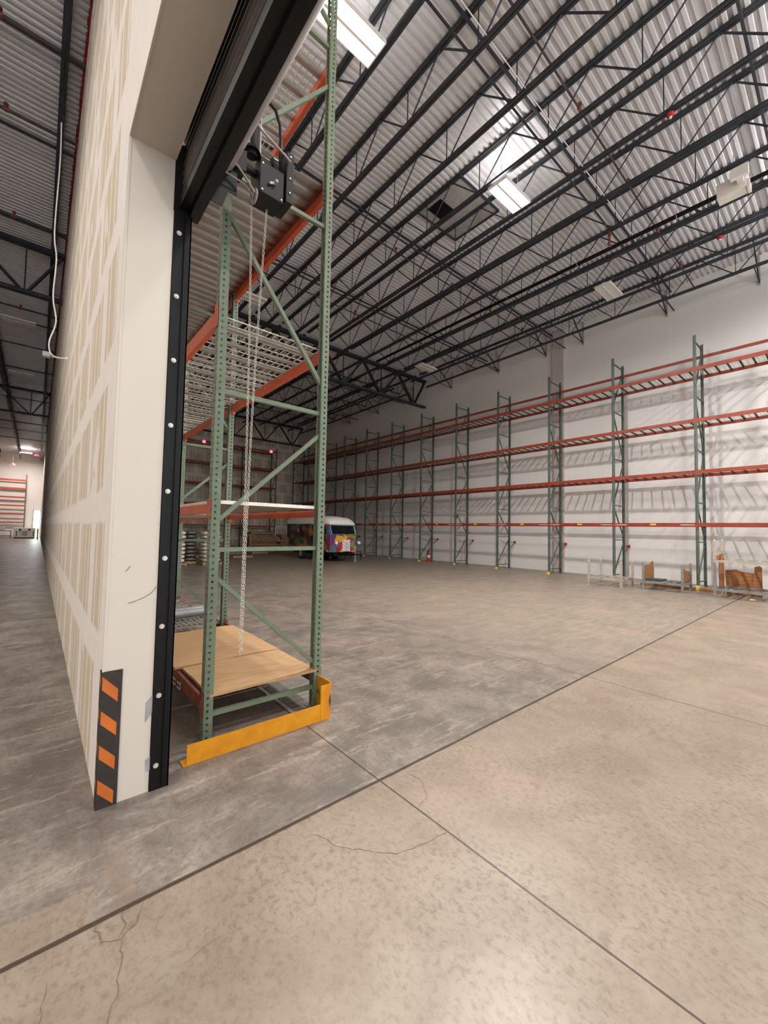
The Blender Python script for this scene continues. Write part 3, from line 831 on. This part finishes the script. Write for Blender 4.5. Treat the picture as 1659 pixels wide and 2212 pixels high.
# --- rack along the rear wall (runs across)
rb = thing('pallet_rack', 'dark rack of red beams across the drywall rear wall', 'pallet rack', (15.0, 31.45, 0), PI/2)
# local +y = world -x, local +x = world +y
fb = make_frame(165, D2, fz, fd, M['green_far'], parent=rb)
for k in range(1, 6): dup(fb, rb, (0, k*P_, 0))
for k in range(5):
    for z in (1.9,3.5,5.05,6.6,8.1):
        add_beam(rb, 1, 0, k*P_, z, P_, .115, M['rust_red']); add_beam(rb, -1, D2, k*P_, z, P_, .115, M['rust_red'])
for (x, w) in ((14.45,'right-hand'), (9.15,'left-hand')):
    t = thing('warning_light', f'{w} glowing red light on the top beam of the rear rack', 'light', (x, 31.40, 8.04))
    m = MB(); m.box((-.13,0,-.13),(.13,.05,.13)); m.build('lamp_body', M['red'], t, bevel=.02)
    m = MB(); m.cyl((0,-.03,0),(0,.0,0), .115, 14); m.build('lamp_lens', M['redled'], t)

# --- distant rack in the left bay
rl = thing('pallet_rack', 'small distant orange-beamed rack against the far wall of the left bay', 'pallet rack', (-1.2, 64.6, 0), PI/2)
fl_ = make_frame(150, D2, [.2,1.5,2.8,4.55,6.35], [(.3,1.4),(2.7,1.6),(2.9,4.45),(6.25,4.65)], M['green_far'], parent=rl)
for k in (1, 2): dup(fl_, rl, (0, k*2.8, 0))
for k in range(2):
    for z in (1.9,2.9,3.9,4.9,5.95,6.95):
        add_beam(rl, 1, 0, k*2.8, z, 2.8, .13, M['orange']); add_beam(rl, -1, D2, k*2.8, z, 2.8, .13, M['orange'])

# ------------------------------------------------------------------ rolling door
rd = thing('rolling_door', 'black rolling steel door coiled above the opening, with side guide and chain operator', 'door', (WX1, 2.98, 0))
m = MB(); m.box((.003,-.03,.0),(.112,-.022,3.82)); m.box((.104,-.03,.0),(.112,.10,3.82)); m.box((.003,-.022,0),(.010,.10,3.82)); m.box((.068,-.045,.02),(.074,-.03,3.8)); 
m.box((-.004,-.03,3.82),(.104,.10,4.30))
gd = m.build('guide', M['black'], rd)
bolt = None
for k in range(9):
    z = .152+.44*k
    if bolt: dup(bolt, gd, (.035,-.0305,z))
    else:
        m = MB(); m.cyl((0,0,0),(0,-.003,0), .016, 14); m.cyl((0,-.003,0),(0,-.011,0), .0095, 6); bolt = m.build('bolt', M['zinc'], gd, loc=(.035,-.0305,z))
m = MB()   # curtain of curved slats
z = 3.95
while z < 4.5:
    pr = []
    for i in range(7):
        a = PI*i/6; pr.append((.052-.010*math.sin(a), z+.06*i/6))
    pr += [(x+.004, zz) for x, zz in pr[::-1]]
    m.prism(pr, -8.6, -.02); z += .06
m.build('curtain', paint('dark_slat_steel', (92,84,80), .35, .4, .15, 3), rd)
m = MB(); m.box((.030,-8.6,3.845),(.034,-.02,3.93)); m.box((.034,-8.6,3.845),(.092,-.02,3.851)); m.box((.098,-8.6,3.815),(.157,.0,3.821)); m.box((.093,-8.6,3.815),(.098,0,3.90)); m.box((.040,-8.6,3.851),(.05,-.02,3.90))
m.build('bottom_bar', M['black'], rd)
m = MB(); cx, cz, r = .235, 4.42, .162; pr = []
for i in range(20):
    a = 2*PI*i/20; pr.append((cx+r*math.cos(a), cz+r*math.sin(a)))
m.prism(pr, -8.6, -.03); m.build('hood', M['grey_cap'], rd, True)
m = MB(); m.box((.06,.0,4.18),(.42,.008,4.62)); m.prism([(.12,4.18),(.36,4.18),(.32,4.04),(.22,4.04)], .0, .006); m.build('head_plate', M['black'], rd)

m = MB(); m.box((0,0,0),(.20,.19,.25)); op = m.build('door_operator', M['blackbox'], rd, bevel=.004); op.location = (1.185-WX1, 2.93-2.98, 4.28)
m = MB(); m.box((.21,-.02,.02),(.27,.19,.44)); m.build('control_box', M['blackbox'], op, bevel=.004)
m = MB(); m.cyl((-.04,.08,.33),(-.04,.08,.66), .068, 20); m.cyl((-.04,.08,.66),(-.04,.08,.69), .055, 20); m.cyl((-.04,.08,.30),(-.04,.08,.33), .04, 14); m.build('motor', M['blackbox'], op, True)
m = MB(); m.cyl((.02,.1,.30),(.10,.1,.30), .06, 16); m.cyl((.12,.1,.31),(.16,.1,.31), .085, 18); m.cyl((-.2,.1,.2),(.0,.1,.2), .03, 12); m.box((-.26,.02,.10),(-.10,.16,.26)); m.build('sprocket', M['blackbox'], op, True)
m = MB(); m.cyl((.12,-.03,.12),(.12,0,.12), .012, 8); m.ball((.12,-.035,.12), .014, 8, 6); m.cyl((.07,-.015,.09),(.12,-.012,.12), .010, 8); m.build('crank_pin', M['zinc'], op)
for p_ in ((.02,.02),(.02,.23),(.18,.02),(.24,.40),(.24,.10),(.24,.22)): m = MB(); m.cyl((p_[0],-.028 if p_[0] > .2 else -.007,p_[1]),(p_[0],-.020 if p_[0] > .2 else .0,p_[1]), .007, 6); m.build('bolt_head', M['zinc'], op)
m = MB(); m.tube([(-.02,.0,.66),(.03,-.04,.70),(.09,-.04,.68),(.14,-.02,.60),(.16,0,.50),(.17,.02,.40),(.19,.05,.32)], .012, 8)
m.build('cable', M['black'], op, True)
m = MB(); m.tube([(-.12,-.02,.62),(-.10,-.05,.50),(-.02,-.06,.42),(.08,-.06,.38),(.17,-.05,.36),(.23,-.04,.34)], .010, 8); m.tube([(-.12,-.02,.62),(-.115,-.03,.45),(-.10,-.02,.30)], .007, 6)
m.build('conduit', M['grey_cap'], op, True)
m = MB(); m.tube([(-.42,0,.05),(-.30,-.03,.08),(-.18,-.03,.06),(-.10,-.02,.0),(-.04,.0,-.04)], .009, 8); m.tube([(-.42,0,-.03),(-.28,-.01,-.02),(-.12,0,-.02),(-.04,.02,-.05)], .006, 6); m.torus((-.02,.05,-.03), .05, .01, (1,0,0), (0,0,1), 12, 6)
m.build('chain_guide', M['grey_cap'], op, True)
# hand chain: two strands meeting at the bottom
m = MB(); zt, zb = 4.23, .735; base = Vector((1.185, 2.93, 4.28))
A = Vector((1.165, 3.03, zt)); B_ = Vector((1.29, 3.03, zt)); C_ = Vector((1.205, 3.05, zb))
def strand(a, c, sag, m):
    L = (a-c).length; n = int(L/.0225)
    for i in range(n+1):
        t = i/n; p = a.lerp(c, t); p.x += sag*math.sin(PI*t); p = p - base
        ax = (1,0,0) if i % 2 else (0,1,0)
        ax = (math.cos(.5+i*PI/2), math.sin(.5+i*PI/2), 0)
        m.torus(p, .0085, .0024, ax, (0,0,1), 8, 4, 1.55)
strand(A, C_, .012, m); strand(B_, C_+Vector((.012,0,.02)), -.022, m)
m.build('hand_chain', M['zinc'], op, True)

# striped rubber corner guard
m = MB(); m.cur = 0
gx0, gy0, gz = WX0-.008, WY-.010, .80
m.box((gx0, gy0, .0), (WX0+.100, WY-.0005, gz)); m.box((gx0, WY-.0005, 0), (WX0-.0005, WY+.06, gz))
m.cur = 1
for k in range(4):
    z0 = .775-.2*k
    m.add([(gx0+.006,gy0-.0012,z0-.078),(gx0+.088,gy0-.0012,z0-.165),(gx0+.088,gy0-.0012,z0-.088),(gx0+.006,gy0-.0012,z0)], [(0,1,2,3)])
    m.add([(gx0-.001,gy0+.004,z0-.070),(gx0-.001,gy0+.055,z0-.04),(gx0-.001,gy0+.055,z0+.02),(gx0-.001,gy0+.004,z0)], [(3,2,1,0)])
o = m.build('corner_guard', [paint('black_rubber_guard', (44,38,34), .6, 0, .2, 14), paint('orange_reflective_stripe', (190,100,34), .5, 0, .12, 10)])
o['label'] = 'black corner guard with orange slanted stripes at the foot of the wall end'; o['category'] = 'corner guard'

# hanging cord and wall box in the left bay
m = MB(); ctrl = [(.014,9.58),(.028,8.78),(.006,7.36),(.057,6.83),(.041,6.08),(.105,5.6),(.02,5.17),(.08,4.93),(.30,4.93)]
pts = [(x,10.0,z) for x, z in ctrl]; sm = []
for i in range(len(pts)-1):
    for s in range(6):
        t = s/6; p0 = pts[max(i-1,0)]; p1 = pts[i]; p2 = pts[i+1]; p3 = pts[min(i+2,len(pts)-1)]
        sm.append(tuple(.5*((2*p1[c])+(-p0[c]+p2[c])*t+(2*p0[c]-5*p1[c]+4*p2[c]-p3[c])*t*t+(-p0[c]+3*p1[c]-3*p2[c]+p3[c])*t**3) for c in range(3)))
sm.append(pts[-1]); m.tube([(p[0]-0,0,p[2]-4.9) for p in sm], .012, 7)
m.ball((.30,0,.03), .03, 8, 6)
o = m.build('hanging_cable', M['white'], None, True); o.location = (0,10.0,4.9); tag(o, 'loose white cable dangling from the ceiling beside the drywall partition', 'cable')
t = thing('junction_box', 'small white box on a short arm sticking out of the drywall', 'box', (WX0, 16.5, 7.0))
m = MB(); m.cyl((-.02,0,0),(-.26,0,0), .02, 8); m.build('arm', M['white'], t); m = MB(); m.box((-.45,-.1,-.05),(-.26,.12,.10)); m.build('box_body', M['white'], t, bevel=.01)

# ------------------------------------------------------------------ stillages by the right wall
def stillage(label, x, y, z, W_, D_, hp, hs, mat, boards=None, rz=0):
    """stacking rack: posts at four corners, raised base frame with cross bars"""
    t = thing('stacking_rack', label, 'stacking rack', (x, y, z), rz)
    pr = None
    for i, (a, c) in enumerate(((0,0),(D_,0),(0,W_),(D_,W_))):
        m = MB(); m.box((a-.03,c-.03,0),(a+.03,c+.03,hp)); m.box((a-.04,c-.04,0),(a+.04,c+.04,.012)); m.cyl((a,c,hp),(a,c,hp+.03), .03, 8, .012)
        m.build('corner_post', mat, t)
    m = MB()
    for a in (0, D_): m.bar((a,0,hs),(a,W_,hs), .045, .07)
    for c in (0, W_): m.bar((0,c,hs),(D_,c,hs), .045, .07)
    m.build('base_frame', mat, t)
    m = MB()
    for q in (.25,.5,.75): m.bar((0,W_*q,hs+.005),(D_,W_*q,hs+.005), .06, .03)
    m.build('cross_bar', mat, t)
    return t
def board(name, label, cat, pts, th, loc, mat=None, parent=None, axis='y'):
    m = MB(); m.prism(pts, 0, th, axis); o = m.build(name, mat or M['brown_wood'], parent); o.location = loc
    if label: tag(o, label, cat)
    return o
stillage('pale worn empty stacking rack, leftmost on the floor by the right wall', 14.27, 4.93, 0, 1.0, 1.0, .80, .24, M['steelpale'])
t = stillage('grey stacking rack with two upright wood panels, middle of the three', 14.58, 3.38, 0, 1.02, .9, .83, .24, M['steelgrey'])
board('end_panel', None, None, [(.06,.30),(.84,.30),(.84,.84),(.60,.82),(.55,.76),(.06,.74)], .02, (0,.99,0), parent=t)
board('end_panel', None, None, [(.06,.28),(.84,.28),(.84,.60),(.40,.66),(.25,.72),(.06,.74)], .02, (0,.01,0), parent=t)
m = MB(); m.box((.05,.55,.28),(.6,.98,.33)); m.build('tray', paint('dark_green_tray', (40,66,58), .5), t)
t = stillage('lower grey stacking rack of the stacked pair at the right edge', 14.45, 1.45, 0, 1.15, 1.0, .93, .22, M['steelgrey'])
t = stillage('upper pale stacking rack resting on the grey one at the right edge', 14.45, 1.45, .962, 1.15, 1.0, .62, .05, M['steelpale'])
board('end_panel', None, None, [(.05,.08),(.95,.08),(.95,.24),(.05,.20)], .02, (0,1.12,0), parent=t)
board('wooden_board', 'tall brown plywood board leaning in the left end of the stacked racks', 'board', [(0,0),(.62,0),(.62,.90),(.30,.86),(.25,.76),(0,.72)], .02, (14.6,2.52,.26))
board('wooden_board', 'wide brown plywood board behind the lower stacked rack', 'board', [(0,0),(.62,0),(.66,.70),(.40,.74),(.28,.68),(0,.66)], .02, (15.68,1.93,0), axis='x')
board('wooden_board', 'narrow upright brown board right of the wide one', 'board', [(0,0),(.16,0),(.16,.84),(.06,.88),(0,.84)], .04, (15.64,1.76,0), axis='x')
board('wooden_board', 'brown board at the right end of the stacked racks', 'board', [(0,0),(.6,0),(.6,.82),(0,.86)], .02, (14.65,1.49,.26))
board('timber_length', 'long brown timber lying on the floor against the middle rack', 'timber', [(0,0),(.10,0),(.10,.09),(0,.09)], 1.5, (15.62,3.3,0), axis='y')
board('timber_length', 'short timber length on the floor between middle and stacked racks', 'timber', [(0,0),(.12,0),(.12,.09),(0,.09)], .6, (15.62,2.6,0), axis='y')
m = MB(); m.cyl((0,0,0),(0,0,.008), .075, 20); m.torus((0,0,.008), .07, .006, (0,0,1), (1,0,0), 20, 6); o = m.build('glint', M['white'], None, True); o.location = (14.75,1.86,.0); tag(o, 'round white lid disc added on the floor under the stacked racks', 'glint')  # white disc added to stand in for a bright reflection on the floor

# extinguisher
t = thing('fire_extinguisher', 'red fire extinguisher standing on the floor by the right wall rack', 'extinguisher', (16.75, 15.65, .0))
m = MB(); m.cyl((0,0,0),(0,0,.46), .09, 16); m.ball((0,0,.46), .09, 16, 8, .8); m.build('cylinder_body', M['red'], t, True)
m = MB(); m.cyl((0,0,.5),(0,0,.62), .03, 10); m.bar((-.02,0,.62),(.14,0,.66), .03, .02); m.bar((-.02,0,.58),(.12,0,.57), .03, .015); m.tube([(-.03,0,.58),(-.12,0,.55),(-.14,0,.40),(-.12,0,.15)], .014, 6); m.build('valve', M['black'], t)
m = MB(); m.cyl((0,0,.22),(0,0,.36), .092, 16, caps=False); m.build('instruction_band', M['whiteb'], t, True)
m = MB(); m.cyl((0,0,0),(-.04,0,0), .14, 20); m.cyl((-.04,0,0),(-.05,0,0), .08, 16); o = m.build('wall_gauge', M['galv'], None, True); o.location = (RX,14.6,2.55); tag(o, 'round grey disc mounted on the white wall behind the rack', 'gauge')

# ------------------------------------------------------------------ trailer
tr = thing('food_trailer', 'small vintage-style food trailer painted with a colourful mural, white roof', 'trailer', (11.48, 17.62, 0))
TW, TL = 1.78, 4.85
def prof_body(w0, zt, r=.12, x0=0):
    return [(x0+.0,.52),(x0+w0,.52),(x0+w0,zt),(x0,zt)]
m = MB(); m.cur = 0
# lower body sections along y (front bulges forward low down)
sec = [(-.02,.20,1.36),(.10,.06,1.42),(.35,0,1.98),(TL-.15,0,1.98),(TL,.06,1.96)]
vs = []
for (y, ins, zt) in sec: vs += [(ins,y,.52),(TW-ins,y,.52),(TW-ins*.9,y,zt),(ins*.9,y,zt)]
fs = []
mi = []
for i in range(len(sec)-1):
    a = 4*i; c = a+4
    fs += [(a,a+3,c+3,c),(a+1,c+1,c+2,a+2),(a+3,a+2,c+2,c+3),(a,c,c+1,a+1)]
fs += [(0,1,2,3),(16,19,18,17)]
m.add(vs, fs); m.mi = [0,0,0,0]*len(sec[:-1])+[1,0]
for i in range(0,12): m.mi[i] = 1 if i < 8 else 0
m.build('body', [M['mural_side'], M['mural_front']], tr)
m = MB(); vs = []; n = 9; secs = [(.20,.05,1.96,.10),(.30,.03,1.96,.28),(.55,-.02,1.97,.40),(1.3,-.02,1.98,.46),(TL-.4,-.02,1.98,.46),(TL,.02,1.98,.42)]
for (y, ins, zb, hh) in secs:
    for i in range(n):
        a = PI - PI*i/(n-1); ca, sa = math.cos(a), math.sin(a)
        X = TW/2 + (TW/2-ins)*math.copysign(abs(ca)**.62, ca) if abs(ca) > 1e-6 else TW/2
        vs.append((X, y, zb+hh*abs(sa)**.75))
fs = [(j*n+i, j*n+i+1, (j+1)*n+i+1, (j+1)*n+i) for j in range(len(secs)-1) for i in range(n-1)]
fs += [tuple(range(n))[::-1], tuple(range((len(secs)-1)*n, len(secs)*n))]
fs += [(j*n, (j+1)*n, (j+1)*n+n-1, j*n+n-1) for j in range(len(secs)-1)]
m.add(vs, fs); m.build('roof', M['white'], tr, True)
m = MB(); m.add([(.18,.075,1.47),(TW-.18,.075,1.47),(TW-.16,.27,1.90),(.16,.27,1.90)], [(0,1,2,3)]); m.build('windscreen', M['glass'], tr)
teal = paint('teal_trim', (120,196,200), .4)
m = MB(); m.bar((.10,.275,1.94),(TW-.10,.275,1.94), .03, .05); m.bar((TW-.13,.05,1.42),(TW-.12,.275,1.94), .04, .04); m.bar((.14,.05,1.44),(.13,.275,1.94), .03, .03); m.build('windscreen_trim', teal, tr)
m = MB(); m.box((-.006,.45,1.42),(.0,1.15,1.86)); m.build('side_window', M['glass'], tr)
m = MB()
for x in (.72,.89,1.06): m.ball((x,.26,2.03), .025, 8, 6)
m.build('marker_light', teal, tr)
m = MB(); m.prism([(.74,.56),(1.22,.56),(1.22,1.16),(1.0,1.16),(.98,1.12),(.96,1.16),(.74,1.16)], -.07, -.02); gr = m.build('grille', M['white'], tr)
m = MB()
for zc in (.98,.80,.66):
    m.bar((.76,-.075,zc+.12),(.98,-.075,zc-.08), .008, .022, (0,1,0)); m.bar((1.20,-.075,zc+.12),(.98,-.075,zc-.08), .008, .022, (0,1,0))
m.bar((.98,-.075,.72),(.98,-.075,1.1), .008, .018, (0,1,0))
m.build('chevron', M['blackbox'], gr)
for x in (.34, TW+.02):
    m = MB(); m.cyl((x,-.10,1.0),(x,.02,1.0), .085, 14); m.build('headlight', M['white'], tr, True)
for (x, y) in ((-.02,3.0),(TW-.18,3.0),(-.02,2.1),(TW-.18,2.1)):
    if y < 2.5 and x < 0: continue
    m = MB(); m.cyl((x,y,.31),(x+.2,y,.31), .31, 20); w = m.build('wheel', M['rubber'], tr, True)
    m = MB(); m.cyl((x-.008 if x < 1 else x+.2,y,.31),(x if x < 1 else x+.208,y,.31), .17, 14); m.build('hub', M['galv'], w)
m = MB(); m.bar((.5,.3,.48),(.88,-.75,.42), .06, .08); m.bar((1.28,.3,.48),(.92,-.75,.42), .06, .08); m.bar((.9,-.7,.42),(.9,-1.0,.44), .07, .07); m.build('drawbar', M['black'], tr)
m = MB(); m.cyl((1.08,-.72,.1),(1.08,-.72,.85), .03, 10); m.cyl((1.05,-.72,.08),(1.11,-.72,.08), .08, 14); m.bar((1.08,-.72,.8),(1.2,-.72,.8), .02, .02); m.build('jack', M['galv'], tr)
m = MB(); m.box((.3,.1,.3),(1.5,4.4,.52)); m.build('chassis', M['black'], tr)
m = MB()
for k in range(5):
    m.bar((TW+.25+.0,.9+.5*k,.0),(TW+.25,.9+.5*k,.45), .03, .03, (0,1,0))
m.bar((TW+.25,.8,.45),(TW+.25,3.2,.45), .03, .03); m.bar((TW+.25,.8,.25),(TW+.25,3.2,.25), .03, .03)
o = m.build('folded_cart', M['black'], None); o.location = (13.4-TW+.5, 17.6, 0); tag(o, 'low dark folded cart parked beside the trailer by the wall rack', 'cart')

# ------------------------------------------------------------------ pallets, timber piles, bag stacks
def pallet_parts(t, w=1.1, d=1.0, mat=None):
    mat = mat or M['pallet_wood']
    m = MB()
    for i in range(6): m.box((i*(w-.1)/5,0,.115),(i*(w-.1)/5+.1,d,.135))
    m.build('top_board', mat, t)
    m = MB()
    for y in (0, d/2-.04, d-.08): m.box((0,y,.02),(w,y+.08,.115))
    m.build('stringer', mat, t)
    m = MB()
    for i in range(3): m.box((i*(w-.12)/2,0,0),(i*(w-.12)/2+.12,d,.02))
    m.build('bottom_board', mat, t)
pal0 = thing('pallet', 'single empty wooden pallet lying on the floor left of the trailer', 'pallet', (8.3,22.4,0)); pallet_parts(pal0)
def pallet(x, y, z, label, group=None, rz=0):
    t = thing('pallet', label, 'pallet', (x,y,z), rz, group)
    for c in pal0.children: dup(c, t)
    return t
for i, (x, y, lb) in enumerate(((6.3,24.0,'low pallet behind the rack post, left of the single pallet'), (7.6,25.6,'low pallet in the row under the timber piles, left end'), (9.2,25.8,'low pallet in the row under the timber piles, middle'), (10.7,25.6,'low pallet in the row under the timber piles, nearest the trailer'))):
    pallet(x, y, 0, lb)
def pile(x, y, n, w, label, seed):
    random.seed(seed)
    hts = ['bottom']+[f'{ORD[k]} layer up' for k in range(1, n)]
    for k in range(n):
        t = pallet(x+random.uniform(-.12,.12), y+random.uniform(-.1,.1), k*.1385, f'wooden pallet in {label}, {hts[k]}', f'pallets in {label}', 0)
        t.scale = (w/1.1*random.uniform(.72,1.05), 1, 1); t.rotation_euler.z = random.uniform(-.05,.05)
pile(11.6, 28.4, 10, 2.4, 'the tall pile left of the trailer', 3)
pile(14.3, 28.9, 9, 1.6, 'the pile behind the trailer', 4)
pile(9.2, 29.0, 4, 1.5, 'the low pile left of the tall one', 5)

# bag stacks
def bagmesh(w, d, h, seed):
    random.seed(seed); m = MB(); n, mm = 14, 8; 
    vs = []
    for j in range(mm+1):
        t = -PI/2+PI*j/mm
        for i in range(n):
            a = 2*PI*i/n; ca, sa = math.cos(a), math.sin(a)
            k = abs(math.cos(t))**.35
            vs.append((w/2+w/2*math.copysign(abs(ca)**.4,ca)*k, d/2+d/2*math.copysign(abs(sa)**.4,sa)*k, h/2+h/2*math.copysign(abs(math.sin(t))**.6, math.sin(t))+random.uniform(-.001,.001)))
    fs = [(j*n+i, j*n+(i+1) % n, (j+1)*n+(i+1) % n, (j+1)*n+i) for j in range(mm) for i in range(n)]
    return m.add(vs, fs)
def bagstack(x, y, w, n, label, mat, seed):
    t = pallet(x-.03, y, 0, f'pallet under {label}'); t.scale = ((w+.06)/1.1, 1.0, 1)
    proto = None; h = .168
    for k in range(n):
        lb = 'topmost bag' if k == n-1 else ('bottom bag' if k == 0 else f'{ORD[k]} bag up')
        lab = f'{lb} in {label}'
        if proto is None:
            o = bagmesh(w, 1.0, h, seed).build('filled_bag', mat, None, True); proto = o
        else:
            o = proto.copy(); COL.objects.link(o)
        random.seed(seed*31+k); o.location = (x+random.uniform(-.02,.02), y+random.uniform(-.02,.02), .137+k*(h+.003))
        tag(o, lab, 'bag', f'bags in {label}')
bagstack(4.25, 18.9, .72, 8, 'the white bag stack beside the door guide', M['bag'], 1)
bagstack(5.08, 19.6, .58, 8, 'the dark bag stack between the white ones', M['bagdark'], 2)
bagstack(5.66, 18.8, .76, 8, 'the white bag stack behind the left rack post', M['bag'], 3)

# ------------------------------------------------------------------ far end of the left bay
t = thing('machine_cabinet', 'low white machine cabinet with black knobs at the far end', 'machine', (-2.0, 62.6, 0))
m = MB(); m.box((0,0,.1),(1.9,1.0,1.22)); m.build('cabinet', M['white'], t, bevel=.03)
m = MB(); m.box((.05,.05,0),(1.85,.95,.1)); m.build('plinth', M['black'], t)
for x in (.55,1.35):
    m = MB(); m.cyl((x,-.04,1.0),(x,0,1.0), .1, 14); m.build('knob', M['black'], t)
m = MB(); m.box((.7,-.01,.3),(1.2,0,.85)); m.build('vent_panel', M['steelpale'], t)
for x in (.2,1.65):
    m = MB(); m.box((x,-.01,.25),(x+.12,0,.85)); m.build('side_label', M['steelgrey'], t)
m = MB(); m.cyl((0,0,0),(0,0,1.1), .09, 14); m.ball((0,0,1.1), .09, 14, 6); o = m.build('bollard', paint('ochre_bollard_paint', (196,160,50), .5), None, True); o.location = (.1,60.5,0); tag(o, 'ochre yellow bollard in front of the bright far doorway', 'bollard')
t = thing('workbench', 'dark cluttered bench along the far wall beside the machine cabinet', 'bench', (-6.0,63.4,0))
m = MB(); m.box((0,0,.8),(3.8,.8,.86)); m.box((0,.05,.25),(3.8,.75,.3)); m.build('bench_top', m_wood('brown_bench_wood',(120,74,60),(84,50,40)), t)
for x in (.05,1.9,3.7):
    m = MB(); m.box((x,.05,0),(x+.08,.75,.8)); m.build('leg', M['steelgrey'], t)
for i, (x, w, h, c, lb) in enumerate(((-3.3,.5,.5,(206,200,196),'pale carton on the bench nearest the machine cabinet'), (-4.2,.6,.35,(60,54,54),'dark crate on the bench left of the pale carton'))):
    m = MB(); m.box((0,0,0),(w,.4,h)); m.box((.02,.02,h),(w-.02,.38,h+.015)); o = m.build('carton', paint('carton_paint%d' % i, c, .6), None, bevel=.01); o.location = (x,63.55,.86); tag(o, lb, 'carton')
for (x, y, z, lb) in ((-2.35,61.0,8.2,'red bell-shaped lamp hanging on a cord at the far end'), (-.35,61.0,9.5,'small red lamp near the ceiling at the far end')):
    t = thing('red_pendant', lb, 'lamp', (x,y,z))
    m = MB(); m.cyl((0,0,0),(0,0,.18), .26, 14, .1); m.build('shade', emis('red_pendant_glow'+lb[:5], (1,.05,.15), 1.2), t, True)
    m = MB(); m.cyl((0,0,.18),(0,0,zd(y)-z), .012, 6); m.build('cord', M['galv'], t)

# ------------------------------------------------------------------ world, camera
w = bpy.data.worlds.new('hall_ambient'); S.world = w; w.use_nodes = True
w.node_tree.nodes['Background'].inputs[0].default_value = (.98,.985,1.0,1); w.node_tree.nodes['Background'].inputs[1].default_value = 1.35
cam = bpy.data.cameras.new('camera'); co = bpy.data.objects.new('camera', cam); COL.objects.link(co); S.camera = co
f, C0 = 873.673, (829.5, 1106.0)
v1 = Vector((80-C0[0], 1132-C0[1], f)).normalized()          # world +Y in camera (x right, y down, z forward)
v2 = Vector((1850-C0[0], 1166-C0[1], f)); v2 = (v2 - v1*v2.dot(v1)).normalized()
v3 = v1.cross(v2); v3 = v3 if v3.y < 0 else -v3
# camera axes in world
right = Vector((v2.x, v1.x, v3.x)); down = Vector((v2.y, v1.y, v3.y)); fwd = Vector((v2.z, v1.z, v3.z))
R = Matrix((right, -down, -fwd)).transposed()
co.matrix_world = Matrix.Translation((0,0,H)) @ R.to_4x4()
cam.sensor_fit = 'HORIZONTAL'; cam.sensor_width = 36; cam.lens = 36*f/1659; cam.clip_end = 300; cam.clip_start = .05
S.view_settings.view_transform = 'Standard'; S.view_settings.look = 'None'; S.view_settings.exposure = 0.42; S.view_settings.gamma = 1
S.view_settings.use_curve_mapping = False
S.cycles.max_bounces = 4; S.cycles.diffuse_bounces = 3; S.cycles.glossy_bounces = 2; S.cycles.transmission_bounces = 2
S.cycles.use_denoising = True; S.cycles.use_adaptive_sampling = True; S.cycles.adaptive_threshold = .07; S.cycles.adaptive_min_samples = 12
S.cycles.sample_clamp_indirect = 8.0; S.cycles.caustics_reflective = False; S.cycles.caustics_refractive = False
